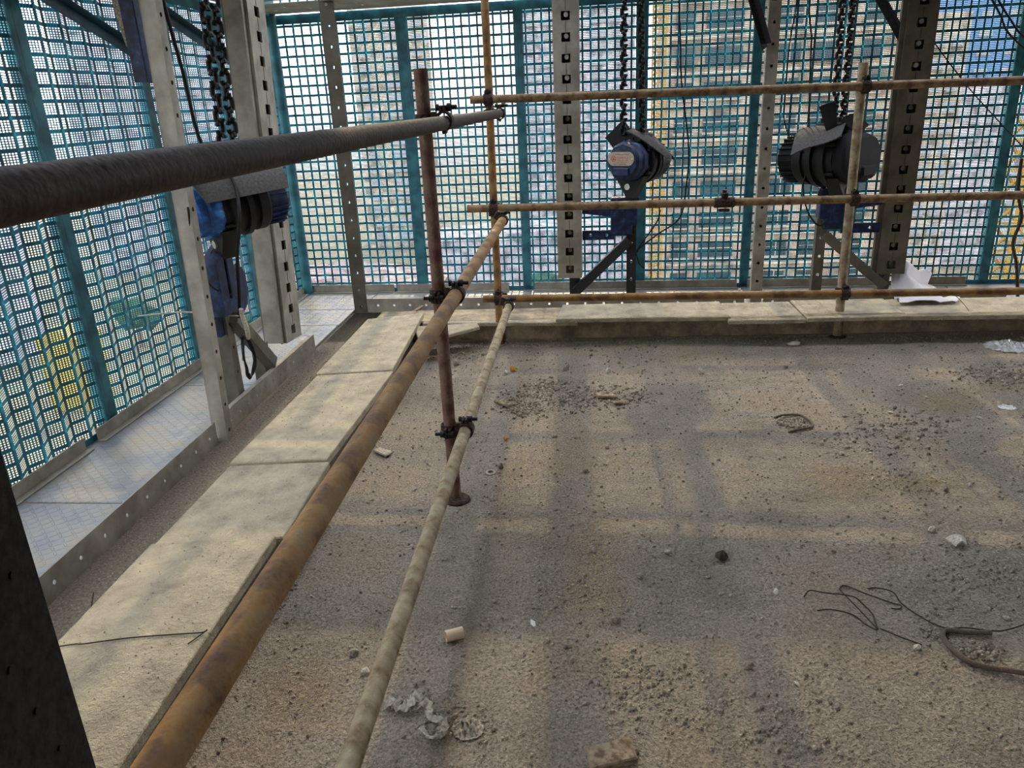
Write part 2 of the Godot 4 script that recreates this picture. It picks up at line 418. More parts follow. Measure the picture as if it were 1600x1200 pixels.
# ------------------------------------------------------------------ floor, kerb, decks
var hn := FastNoiseLite.new()
var hn2 := FastNoiseLite.new()
var hn3 := FastNoiseLite.new()
func floor_y(px: float, pz: float) -> float:
	return hn.get_noise_2d(px, pz) * 0.007 + hn2.get_noise_2d(px, pz) * 0.0020 + hn3.get_noise_2d(px, pz) * 0.0016
func setting():
	hn.seed = 4; hn.frequency = 1.6; hn.fractal_octaves = 3
	hn2.seed = 8; hn2.frequency = 22.0; hn2.fractal_octaves = 3
	hn3.seed = 12; hn3.frequency = 55.0; hn3.fractal_octaves = 2
	var xs := PackedFloat32Array(); var zs := PackedFloat32Array()
	var q := -0.9
	while q < 3.3: xs.append(q); q += 0.011
	while q < 7.2: xs.append(q); q += 0.25
	q = -3.76
	while q < -0.6: zs.append(q); q += 0.011
	while q < 5.2: zs.append(q); q += 0.25
	var b := MB.new()
	for z in zs:
		for x in xs:
			var e := 0.006
			var y := floor_y(x, z)
			b.v.append(Vector3(x, y, z))
			b.n.append(Vector3(y - floor_y(x + e, z), e, y - floor_y(x, z + e)).normalized())
	var w := xs.size()
	for r in zs.size() - 1:
		for c in w - 1:
			var k := r * w + c
			b.ix.append_array(PackedInt32Array([k, k + 1, k + w, k + 1, k + w + 1, k + w]))
	struct("floor", b, M.floor, "rough grey-brown concrete slab strewn with dust and grit", "floor")
	b = MB.new()
	b.box(Vector3(3.02, -0.12, 0.68), Vector3(8.28, 0.2, 8.92), 0.005)
	struct("floor_slab", b, M.kerb, "concrete slab body under the dusty floor surface", "slab")
	b = MB.new()
	b.box(Vector3(3.0, 1.36, 5.2), Vector3(8.2, 2.78, 0.2), 0.01)
	struct("wall_added_back", b, M.ceiling, "unseen concrete wall added behind the camera to cut the light", "wall")  # added out of view so no light enters from behind
	b = MB.new()
	b.box(Vector3(7.2, 1.36, 0.8), Vector3(0.2, 2.78, 8.8), 0.01)
	struct("wall_added_right", b, M.ceiling, "unseen concrete wall added on the right beyond the frame to cut the light", "wall")  # added out of view to shut off light from the right
	b = MB.new()
	b.box(Vector3(-1.2, 1.36, 3.12), Vector3(0.2, 2.78, 3.96), 0.01)
	struct("wall_added_left", b, M.ceiling, "unseen concrete wall added on the left behind the camera to block light", "wall")  # unseen, added to close the open left side and darken the foreground
	b = MB.new()
	b.box(Vector3(5.55, 1.36, -3.86), Vector3(3.1, 2.78, 0.16), 0.01)
	struct("wall_added_far", b, M.ceiling, "unseen concrete wall added beyond the right frame edge to block light", "wall")  # unseen, added to stop light entering past the last far panel
	# concrete ceiling of this storey and the slab edge strip outside the kerb
	b = MB.new()
	b.box(Vector3(3.0, 2.85, 0.7), Vector3(8.2, 0.18, 9.0), 0.01)
	struct("ceiling", b, M.ceiling, "raw concrete underside of the storey above", "ceiling")
	b = MB.new()
	b.box(Vector3(2.9, -0.046, -4.02), Vector3(8.5, 0.12, 0.62), 0.004)
	struct("trim_1", b, M.dirt, "dirty slab edge strip between far kerb and far walkway", "slab edge")
	b = MB.new()
	b.box(Vector3(-1.13, -0.046, 0.45), Vector3(0.52, 0.12, 9.5), 0.004)
	struct("trim_2", b, M.dirt, "dirty slab edge strip between left kerb and left walkway", "slab edge")
	# low concrete kerbs
	b = MB.new()
	b.box(Vector3(3.1, 0.055, -3.835), Vector3(8.0, 0.118, 0.23), 0.008)
	struct("trim_3", b, M.kerb, "low concrete kerb along the far slab edge", "kerb")
	b = MB.new()
	b.box(Vector3(-0.985, 0.055, 0.65), Vector3(0.21, 0.118, 9.18), 0.008)
	struct("trim_4", b, M.kerb, "low concrete kerb along the left slab edge", "kerb")
	boards()
	decks()

func slab_board(called: String, corners: Array, y: float, th: float, label: String, group := "", mt: Material = null):
	# corners: four Vector2 (x, z) in order; slightly worn edges
	var b := MB.new()
	var c := Vector2.ZERO
	for p in corners: c += p / 4.0
	var e := 0.004
	var top := []; var mid := []; var bot := []
	for p in corners:
		var d: Vector2 = (c - p).normalized()
		top.append(Vector3(p.x + d.x * e, y, p.y + d.y * e)); mid.append(Vector3(p.x, y - e, p.y)); bot.append(Vector3(p.x, y - th, p.y))
	b.quad(top[0], top[1], top[2], top[3], Vector3.UP)
	b.quad(bot[0], bot[1], bot[2], bot[3], Vector3.DOWN)
	for k in 4:
		var j := (k + 1) % 4
		var m: Vector3 = ((mid[k] + mid[j]) * 0.5 - Vector3(c.x, y - e, c.y))
		var t: Vector3 = (mid[j] - mid[k]).normalized()
		m = (m - t * m.dot(t)).normalized()
		b.quad(mid[k], mid[j], bot[j], bot[k], m)
		b.quad(top[k], top[j], mid[j], mid[k], (m + Vector3.UP).normalized())
	single(called, b, mt if mt else M.board, label, "board", group)

func boards():
	var g := "cement boards laid along the left kerb"
	var V := func(a, b): return Vector2(a, b)
	slab_board("cement_board", [V.call(-1.10, 0.55), V.call(-0.775, 0.55), V.call(-0.775, -0.78), V.call(-1.10, -0.78)], 0.14, 0.024, "cement coping board on left kerb nearest the camera, under the dark post", g)
	slab_board("cement_board", [V.call(-1.095, -0.783), V.call(-0.78, -0.783), V.call(-0.792, -1.645), V.call(-1.098, -1.60)], 0.139, 0.026, "large cement board on left kerb with thin rusty wire lying across it", g)
	slab_board("cement_board", [V.call(-1.10, -1.605), V.call(-0.775, -1.652), V.call(-0.792, -2.088), V.call(-1.10, -2.062)], 0.128, 0.022, "short cement board on left kerb, stepped slightly below its nearer neighbour", g)
	slab_board("cement_board", [V.call(-1.10, -2.066), V.call(-0.80, -2.093), V.call(-0.782, -2.905), V.call(-1.085, -2.865)], 0.136, 0.024, "cement board on left kerb with dark seam shadow at its far end", g)
	slab_board("cement_board", [V.call(-1.095, -2.878), V.call(-0.787, -2.918), V.call(-0.832, -3.80), V.call(-1.10, -3.70)], 0.139, 0.026, "last cement board on left kerb, ending at the corner of the slab", g)
	slab_board("cement_board_offcut", [V.call(-0.845, -3.62), V.call(-0.535, -3.665), V.call(-0.515, -3.60), V.call(-0.765, -3.36)], 0.118, 0.016, "tapered cement board offcut lying askew on the inner corner of the kerb")
	g = "cement boards laid along the far kerb"
	slab_board("cement_board", [V.call(-0.82, -3.93), V.call(-0.82, -3.70), V.call(-0.04, -3.665), V.call(-0.10, -3.93)], 0.112, 0.018, "leftmost cement board on far kerb, tucked behind the yellow pole", g)
	slab_board("cement_board", [V.call(-0.12, -3.93), V.call(-0.145, -3.655), V.call(0.69, -3.632), V.call(0.685, -3.93)], 0.132, 0.018, "cement board overhanging far kerb with a dark gap beneath, below the middle hoist", g)
	slab_board("cement_board", [V.call(0.69, -3.93), V.call(0.675, -3.60), V.call(1.03, -3.60), V.call(1.03, -3.93)], 0.124, 0.02, "short cement board on far kerb left of the right upright pole", g)
	slab_board("cement_board", [V.call(1.035, -3.93), V.call(1.035, -3.595), V.call(1.49, -3.60), V.call(1.49, -3.93)], 0.13, 0.02, "cement board on far kerb behind the right upright pole", g)
	slab_board("cement_board", [V.call(1.495, -3.93), V.call(1.495, -3.62), V.call(2.62, -3.59), V.call(2.62, -3.93)], 0.124, 0.022, "long cement board on far kerb under the white plastic sheet", g)
	slab_board("cement_board", [V.call(2.625, -3.93), V.call(2.625, -3.61), V.call(3.9, -3.60), V.call(3.9, -3.93)], 0.126, 0.022, "cement board on far kerb furthest right, beyond the frame edge", g)

func perf_strip(length: float, h: float, hole: Vector2, pitch: float, t: float, is_round := true) -> MB:
	var b := MB.new()
	var cnt := maxi(1, int(round(length / pitch)))
	var w := length / cnt
	for k in cnt: b.perf(k * w, 0.0, w, h, hole, t, is_round)
	b.rim_plate(0, 0, length, h, t)
	return b

func decks():
	# left walkway plates, far walkway plates
	var cuts := [1.2, 0.1, -1.05, -2.0, -3.05, -3.99]
	var names := ["nearest the camera", "behind the dark foreground post", "left of the near galvanised post", "under the left chain hoist", "beyond the left hoist, before the corner"]
	for k in cuts.size() - 1:
		var b := MB.new()
		b.box(Vector3(-1.595, 0.0225, (cuts[k] + cuts[k + 1]) * 0.5), Vector3(0.48, 0.015, cuts[k] - cuts[k + 1] - 0.006), 0.002)
		single("walkway_plate", b, M.deck, "chequered steel plate of left walkway, " + names[k], "deck plate", "chequered steel walkway plates")
	var s_cuts := [0.0, 0.52, 1.0, 2.1, 3.3, 4.5, 5.7]
	names = ["in the corner of the screens", "just right of the corner post", "behind the yellow upright pole", "below the middle hoist", "below the right hoist", "furthest right"]
	for k in s_cuts.size() - 1:
		var b := MB.new()
		b.x = Transform3D(Basis(Vector3.UP, -ROT), far_at((s_cuts[k] + s_cuts[k + 1]) * 0.5, 0.0225, 0.23))
		b.box(Vector3.ZERO, Vector3(s_cuts[k + 1] - s_cuts[k] - 0.006, 0.015, 0.46), 0.002)
		single("walkway_plate", b, M.deck, "chequered steel plate of far walkway, " + names[k], "deck plate", "chequered steel walkway plates")
	# left corner infill between the two walkways
	var b2 := MB.new()
	b2.box(Vector3(-1.595, 0.0215, -4.18), Vector3(0.48, 0.013, 0.36), 0.002)
	single("walkway_plate", b2, M.deck, "narrow steel plate of left walkway at the corner post", "deck plate", "chequered steel walkway plates")
	# perforated toe flanges
	var zc := [1.2, -0.6, -1.94, -2.475]
	var lab := ["perforated toe plate of left walkway nearest the camera", "perforated toe plate of left walkway beside the wire-crossed board", "short perforated toe plate joined at the foot of the near post"]
	for k in 3:
		var p := perf_strip(zc[k] - zc[k + 1] - 0.003, 0.085, Vector2(0.0065, 0.0065), 0.115, 0.004)
		var o := build("toe_plate", p, M.zinc)
		o.name = numbered("toe_board")
		o.transform = Transform3D(Basis(Vector3(0, 0, -1), Vector3.UP, Vector3(1, 0, 0)), Vector3(-1.345, 0.014, zc[k]))
		tag(o, lab[k], "toe board", "perforated steel toe boards")
	var p3 := perf_strip(1.02, 0.085, Vector2(0.0065, 0.0065), 0.085, 0.004)
	p3.bar(Vector3(0.0, 0.083, -0.012), Vector3(1.02, 0.083, -0.012), 0.024, 0.004)
	var o3 := put("toe_board", p3.mesh(), M.zinc, null, Transform3D(Basis(Vector3(0, 0, -1), Vector3.UP, Vector3(1, 0, 0)), Vector3(-1.345, 0.014, -2.555)))
	tag(o3, "perforated toe plate under the left hoist bracket, cut off before the corner", "toe board", "perforated steel toe boards")
	var fs := [[0.50, 0.98, "perforated toe plate of far walkway starting at the corner post"], [0.985, 2.72, "perforated toe plate of far walkway below the middle hoist"], [2.82, 4.05, "perforated toe plate of far walkway below the right hoist"], [4.2, 5.7, "perforated toe plate of far walkway at the right frame edge"]]
	for f in fs:
		var p := perf_strip(f[1] - f[0], 0.08, Vector2(0.007, 0.007), 0.10, 0.004)
		var o := put("toe_board", p.mesh(), M.zinc, null, Transform3D(Basis(Vector3.UP, -ROT), far_at(f[0], 0.014, 0.465)))
		tag(o, f[2], "toe board", "perforated steel toe boards")
	# kick angles at the foot of the screens
	var left_k := [[1.0, -0.9, "steel kick angle at foot of left screen nearest the camera"], [-0.905, -2.385, "steel kick angle at foot of left screen behind the dark post, before a bright gap"], [-2.46, -3.58, "steel kick angle at foot of left screen beyond the bright gap"], [-3.60, -4.72, "steel kick angle at foot of left screen running to the corner"]]
	for f in left_k:
		var b := MB.new()
		b.bar(Vector3(-1.80, 0.055, f[0]), Vector3(-1.80, 0.055, f[1]), 0.005, 0.05)
		b.bar(Vector3(-1.785, 0.033, f[0]), Vector3(-1.785, 0.033, f[1]), 0.03, 0.005)
		single("kick_angle", b, M.zinc, f[2], "kick plate", "steel kick angles at the screen foot")
	var far_k := [[0.06, 0.62, "steel kick angle at foot of far screen in the corner"], [0.64, 1.36, "steel kick angle at foot of far screen behind the leaning left pole"], [1.52, 2.74, "steel kick angle at foot of far screen behind the middle hoist bracket"], [2.80, 3.60, "steel kick angle at foot of far screen left of the right hoist"], [3.62, 4.02, "dark kick angle at foot of far screen behind the white sheet"], [4.36, 5.6, "steel kick angle at foot of far screen at the right frame edge"]]
	for f in far_k:
		var b := MB.new()
		b.x = Transform3D(Basis(Vector3.UP, -ROT), far_at(f[0], 0.0, 0.03))
		b.bar(Vector3(0, 0.055, 0), Vector3(f[1] - f[0], 0.055, 0), 0.005, 0.05)
		b.bar(Vector3(0, 0.033, 0.016), Vector3(f[1] - f[0], 0.033, 0.016), 0.03, 0.005)
		single("kick_angle", b, M.zinc, f[2], "kick plate", "steel kick angles at the screen foot")
	# perforated deck of the storey above, seen from below
	for side in 2:
		var L := 5.6 if side == 0 else 5.4
		var p := MB.new()
		var nx := int(L / 0.1)
		for a in nx:
			for c in 4: p.perf(a * 0.1, c * 0.115, 0.1, 0.115, Vector2(0.009, 0.009) if (a * 3 + c * 5) % 7 < 3 else Vector2(0.003, 0.003), 0.004, true)
		p.rim_plate(0, 0, L, 0.46, 0.004)
		for a in int(L / 0.9) + 1: p.box(Vector3(minf(a * 0.9 + 0.02, L - 0.02), 0.23, -0.022), Vector3(0.03, 0.46, 0.035))
		var xf := Transform3D(Basis(Vector3.UP, -ROT) * Basis(Vector3.RIGHT, PI / 2), far_at(0.0, 1.668, 0.025))
		if side == 1: xf = Transform3D(Basis(Vector3(0, 0, -1), Vector3(-1, 0, 0), Vector3(0, -1, 0)), Vector3(-1.35, 1.668, 1.2))
		var o := put("upper_walkway", p.mesh(), M.zinc, null, xf)
		tag(o, ["perforated steel walkway overhead along the far screen", "perforated steel walkway overhead along the left screen"][side], "walkway")

# ------------------------------------------------------------------ perforated screens
func sheet_mesh(groups: int, rows: int, gw: float, gh: float, amp: float, open := 0.63) -> ArrayMesh:
	# corrugated sheet: 5 by 5 square holes to a group; origin at the lower left, face towards +z
	var v := PackedVector3Array(); var nn := PackedVector3Array(); var ix := PackedInt32Array()
	var W := groups * gw; var H := rows * gh
	var wave := func(s: float) -> float:
		var u := fposmod(s / (gw * 2.0), 1.0)
		return amp * (clampf(absf(u - 0.5) * 4.0 - 1.0, -0.75, 0.75) / 0.75)
	var segs := groups * 8
	var prof := PackedFloat32Array(); var dn := PackedVector3Array()
	for k in segs + 1:
		var s := W * k / segs
		prof.append(wave.call(s))
		var dd: float = (wave.call(s + 0.002) - wave.call(s - 0.002)) / 0.004
		dn.append(Vector3(-dd, 0, 1).normalized())
	var py := gh / 6.35; var px := gw / 6.35
	var hy := py * open; var hx := px * open
	# horizontal ribbons
	for r in rows:
		for k in 5:
			var y0 := r * gh + py * (k + 0.75) + hy * 0.5 + py * 0.25
			var y1 := y0 + py - hy
			if k == 4: y1 = (r + 1) * gh + py * 1.0 - hy * 0.5
			var base := v.size()
			for q in segs + 1:
				var s := W * q / segs
				v.append(Vector3(s, y0, prof[q])); v.append(Vector3(s, minf(y1, H + 0.01), prof[q]))
				nn.append(dn[q]); nn.append(dn[q])
			for q in segs:
				var i := base + q * 2
				ix.append_array(PackedInt32Array([i, i + 1, i + 2, i + 2, i + 1, i + 3]))
	# vertical ribbons
	for g in groups:
		for k in 5:
			var s0 := g * gw + px * (k + 1.0) + hx * 0.5
			var s1 := s0 + px - hx
			if k == 4: s1 = (g + 1) * gw + px - hx * 0.5
			s1 = minf(s1, W)
			var base := v.size()
			var cnt := 3 if k == 4 else 1
			for q in cnt + 1:
				var s := lerpf(s0, s1, float(q) / cnt)
				var d: float = wave.call(s)
				var m := Vector3(-(wave.call(s + 0.001) - wave.call(s - 0.001)) / 0.002, 0, 1).normalized()
				v.append(Vector3(s, 0, d)); v.append(Vector3(s, H, d)); nn.append(m); nn.append(m)
			for q in cnt:
				var i := base + q * 2
				ix.append_array(PackedInt32Array([i, i + 1, i + 2, i + 2, i + 1, i + 3]))
	var arr := []
	arr.resize(Mesh.ARRAY_MAX)
	arr[Mesh.ARRAY_VERTEX] = v; arr[Mesh.ARRAY_NORMAL] = nn; arr[Mesh.ARRAY_INDEX] = ix
	var m := ArrayMesh.new()
	m.add_surface_from_arrays(Mesh.PRIMITIVE_TRIANGLES, arr)
	return m

func screen_panel(mesh: ArrayMesh, xf: Transform3D, width: float, height: float, label: String, wide_l := 0.024):
	var o := thing("screen_panel", label, "mesh panel", Vector3.ZERO, "perforated teal screen panels")
	o.transform = xf
	put("perforated_sheet", mesh, M.teal, o, Transform3D(Basis.from_scale(Vector3(width / 0.72, height / 1.62, 1)), Vector3.ZERO))
	var b := MB.new()
	for s in [wide_l * 0.5, width - 0.011]:
		var ww := wide_l if s < 0.1 else 0.022
		b.box(Vector3(s, height * 0.5, 0.012), Vector3(ww, height, 0.004), 0.001)
		b.box(Vector3(s + (ww * 0.5 if s < 0.1 else -ww * 0.5), height * 0.5, -0.006), Vector3(0.003, height, 0.034), 0.001)
	build("side_rail", b, M.teal, o)
	b = MB.new()
	b.box(Vector3(width * 0.5, height - 0.022, 0.013), Vector3(width, 0.05, 0.004), 0.001)
	b.box(Vector3(width * 0.5, height - 0.002, -0.006), Vector3(width, 0.004, 0.036), 0.001)
	build("top_rail", b, M.teal, o)
	b = MB.new()
	b.box(Vector3(width * 0.5, 0.012, 0.012), Vector3(width, 0.024, 0.004), 0.001)
	build("bottom_rail", b, M.teal, o)

func screens():
	var sheet := sheet_mesh(12, 33, 0.060, 0.0491, 0.010, 0.54)
	var flat := sheet_mesh(15, 30, 0.048, 0.054, 0.0035, 0.60)
	var cuts := [0.0, 0.79, 1.47, 2.15, 2.78, 3.53, 4.12, 4.85, 5.6]
	var names := ["in the corner beside the corner post", "second from the corner on far side", "behind the yellow upright pole", "behind the middle hoist", "left of the narrow channel post", "behind the right hoist", "right of the right guide rail", "furthest right on the far side"]
	for k in cuts.size() - 1:
		var w: float = cuts[k + 1] - cuts[k]
		screen_panel(flat, Transform3D(Basis(Vector3.UP, -ROT), far_at(cuts[k], 0.03, 0.0)), w, 1.63, "teal perforated screen panel " + names[k], 0.042 if k % 2 == 1 else 0.028)
		screen_panel(flat, Transform3D(Basis(Vector3.UP, -ROT), far_at(cuts[k], 1.70, 0.0)), w, 1.63, "teal perforated panel one storey up, " + names[k])
	names = ["next to the corner", "behind the left guide rail", "behind the left hoist", "just beyond the near galvanised post", "left of the near galvanised post", "behind the dark foreground post", "beside the camera", "behind the camera"]
	for k in 8:
		var z := -4.80 + 0.74 * k
		var xf := Transform3D(Basis(Vector3(0, 0, -1), Vector3.UP, Vector3(1, 0, 0)), Vector3(-1.83, 0.03, z + 0.74))
		screen_panel(sheet, xf, 0.74, 1.63, "teal corrugated perforated panel on left side, " + names[k], 0.045 if k % 2 == 0 else 0.028)
		xf.origin.y = 1.70
		screen_panel(sheet, xf, 0.74, 1.63, "teal corrugated panel one storey up on left, " + names[k])
	# teal tube in the corner where the two screens meet
	var b := MB.new()
	b.tube(PackedVector3Array([far_at(0.05, 0.0, 0.05), far_at(0.05, 3.3, 0.05)]), 0.03, 16)
	single("corner_tube", b, M.teal, "round teal steel tube closing the corner of the two screens", "tube")

# ------------------------------------------------------------------ posts and guide rails
func channel_post(foot: Vector3, turn: float, h: float, w: float, d: float, label: String, mt: Material, through := false, lean := 0.0):
	var o := thing("channel_post", label, "post", foot)
	o.basis = Basis(Vector3.RIGHT, lean) * Basis(Vector3.UP, turn)
	# holed face looks along local +z, plain sides
	var b := MB.new()
	var cnt := int(h / 0.1)
	var t := 0.003
	for k in cnt: b.perf(-w * 0.5, k * 0.1, w, 0.1, Vector2(0.0075, 0.0075), t, true)
	b.rim_plate(-w * 0.5, 0, w, cnt * 0.1, t)
	build("holed_face", b, mt, o)
	b = MB.new()
	for s in [-1, 1]: b.box(Vector3(s * (w * 0.5 - t * 0.5), h * 0.5, -d * 0.5 - t * 0.5), Vector3(t, h, d), 0.001)
	for s in [-1, 1]: b.box(Vector3(s * (w * 0.5 - 0.007), h * 0.5, -d), Vector3(0.014, h, t), 0.001)
	build("channel_side", b, mt, o)
	if not through:
		b = MB.new()
		b.box(Vector3(0, h * 0.5, -d - 0.002), Vector3(w, h, 0.003), 0.001)
		build("channel_back", b, mt, o)
	b = MB.new()
	b.box(Vector3(0, 0.004, -d * 0.5), Vector3(w + 0.03, 0.008, d + 0.03), 0.002)
	build("foot_plate", b, mt, o)

func guide_rail(foot: Vector3, turn: float, h: float, w: float, label: String, hole_w: float, lip: int, lean := 0.0, mt: Material = null):
	if mt == null: mt = M.zinc
	# slotted face towards local +z
	var o := thing("guide_rail", label, "guide rail", foot)
	o.basis = Basis(Vector3.RIGHT, lean) * Basis(Vector3.UP, turn)
	var b := MB.new()
	var cnt := int(h / 0.098)
	var t := 0.008
	for k in cnt: b.perf(-w * 0.5, k * 0.098, w, 0.098, Vector2(hole_w * 0.5, 0.021), t, false)
	b.rim_plate(-w * 0.5, 0, w, cnt * 0.098, t)
	build("slotted_face", b, mt, o)
	b = MB.new()
	var hh := cnt * 0.098
	b.box(Vector3(-w * 0.5 + 0.004, hh * 0.5, -0.0575), Vector3(0.008, hh, 0.10), 0.002)
	b.box(Vector3(w * 0.5 - 0.004, hh * 0.5, -0.0575), Vector3(0.008, hh, 0.10), 0.002)
	build("side_web", b, mt, o)
	b = MB.new()
	b.box(Vector3(0, hh * 0.5, -0.107), Vector3(w, hh, 0.006), 0.001)
	build("back_web", b, M.zinc_dark, o)
	if lip != 0:
		b = MB.new()
		b.box(Vector3(lip * (w * 0.5 + 0.011), hh * 0.5, -0.018), Vector3(0.022, hh, 0.006), 0.001)
		build("edge_lip", b, mt, o)
	b = MB.new()
	for k in cnt: b.box(Vector3(0, (k + 0.5) * 0.098 + 0.049, 0.0006), Vector3(0.0022, 0.05, 0.0012), 0.0002)
	build("weld_seam", b, M.rust, o)
	var rod := MB.new()
	rod.tube(PackedVector3Array([Vector3(0, 0, -0.04), Vector3(0, 0, -0.016)]), 0.012, 10)
	var rm := rod.mesh()
	for k in cnt: put("pin", rm, M.bolt if k > cnt / 3 else M.zinc_dark, o, Transform3D(Basis.IDENTITY, Vector3(0.002, (k + 0.5) * 0.098 + 0.006, 0)))

func scaffold_posts():
	channel_post(Vector3(-1.318, 0.0, -2.515), PI / 2, 2.7, 0.046, 0.05, "near galvanised channel post on left, standing between two toe plates", M.zinc, false, deg_to_rad(-2.3))
	channel_post(Vector3(-1.31, 0.0, -4.30), 0.25, 2.7, 0.075, 0.05, "galvanised channel post at the inner corner of the walkways", M.zinc_dark, true)
	channel_post(Vector3(0.945, 0.0, -4.29), -ROT, 2.7, 0.06, 0.05, "narrow galvanised channel post between middle and right hoists", M.zinc)
	guide_rail(Vector3(-1.375, 0.13, -3.40), PI / 2, 2.6, 0.19, "slotted steel guide rail hanging beside the left hoist", 0.05, -1, deg_to_rad(-4.6))
	guide_rail(Vector3(-0.083, 0.205, -4.23), -ROT * 0.5, 2.6, 0.132, "slotted steel guide rail left of the middle hoist, seen square on", 0.044, 0)
	guide_rail(Vector3(1.625, 0.185, -4.23), -ROT * 0.5 , 2.6, 0.142, "shadowed slotted steel guide rail right of the right hoist", 0.044, -1, 0.0, M.zinc_shaded)
	# dark foreground post
	var o := thing("foreground_post", "very dark post cut off by the left edge of the frame in the foreground", "post", Vector3(-0.95, 0.14, -0.70))
	var b := MB.new()
	b.box(Vector3(0, 1.29, 0), Vector3(0.30, 2.58, 0.40), 0.006)
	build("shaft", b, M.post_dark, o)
	b = MB.new()
	for p in [Vector2(-0.14, 0.12), Vector2(-0.10, 0.30), Vector2(-0.12, 0.21), Vector2(-0.15, 0.42)]:
		b.tube(PackedVector3Array([Vector3(0.148, p.y, p.x), Vector3(0.1535, p.y, p.x)]), 0.006, 10)
	build("bolt_head", b, M.iron, o)
	# diagonal braces of the screens
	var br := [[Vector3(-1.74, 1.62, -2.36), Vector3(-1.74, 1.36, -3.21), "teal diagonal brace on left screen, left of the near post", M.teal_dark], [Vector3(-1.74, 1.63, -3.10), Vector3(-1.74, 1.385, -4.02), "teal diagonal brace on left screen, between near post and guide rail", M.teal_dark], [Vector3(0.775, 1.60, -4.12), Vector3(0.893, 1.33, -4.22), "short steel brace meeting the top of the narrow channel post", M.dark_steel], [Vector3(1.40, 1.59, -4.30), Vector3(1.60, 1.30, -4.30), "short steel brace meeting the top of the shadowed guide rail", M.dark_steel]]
	for f in br:
		b = MB.new()
		var d: Vector3 = (f[1] - f[0]).normalized()
		b.bar(f[0], f[1], 0.004, 0.045)
		b.bar(f[0] + Vector3(0, 0.021, 0.0) + d.cross(Vector3.UP).normalized() * 0.018, f[1] + Vector3(0, 0.021, 0) + d.cross(Vector3.UP).normalized() * 0.018, 0.036, 0.004)
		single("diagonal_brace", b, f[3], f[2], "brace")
	b = MB.new()
	b.box(Vector3(-1.42, 1.93, -2.60), Vector3(0.012, 1.35, 0.085), 0.002)
	b.box(Vector3(-1.415, 1.93, -2.555), Vector3(0.045, 1.35, 0.006), 0.001)
	single("blue_angle", b, M.blue, "dark blue steel angle hanging behind the top of near post", "angle bar")
	# tan scrap behind the blue angle
	b = MB.new()
	var pts := []
	for k in 13:
		var u := k / 12.0
		pts.append([Vector3(-1.47, 1.385 + 0.5 * u, -2.59 - 0.045 * pow(1.0 - u, 4.0)), Vector3(-1.49 + 0.01 * sin(u * 9.0), 1.372 + 0.5 * u, -2.675 - 0.012 * sin(u * 7.0))])
	for k in 12:
		var p = pts[k]; var q = pts[k + 1]
		var m: Vector3 = (q[0] - p[0]).cross(p[1] - p[0]).normalized()
		if m.x < 0: m = -m
		var th := m * 0.018
		b.quad(p[0], p[1], q[1], q[0], m)
		b.quad(p[0] - th, p[1] - th, q[1] - th, q[0] - th, -m)
		b.quad(p[0], q[0], q[0] - th, p[0] - th, Vector3(0, 0, 1))
		b.quad(p[1], q[1], q[1] - th, p[1] - th, Vector3(0, 0, -1))
		if k == 0: b.quad(p[0], p[1], p[1] - th, p[0] - th, Vector3.DOWN)
	single("plywood_scrap", b, M.paper, "tan weathered plywood scrap wedged beside the blue angle at top left", "scrap")

# ------------------------------------------------------------------ tubular guard rails
func scaffold_tube(called: String, a: Vector3, b_: Vector3, mt: Material, label: String, group := "", r := 0.0180):
	var b := MB.new()
	b.pipe(a, b_, r, 0.0035, 28, 6)
	single(called, b, mt, label, "tube", group)

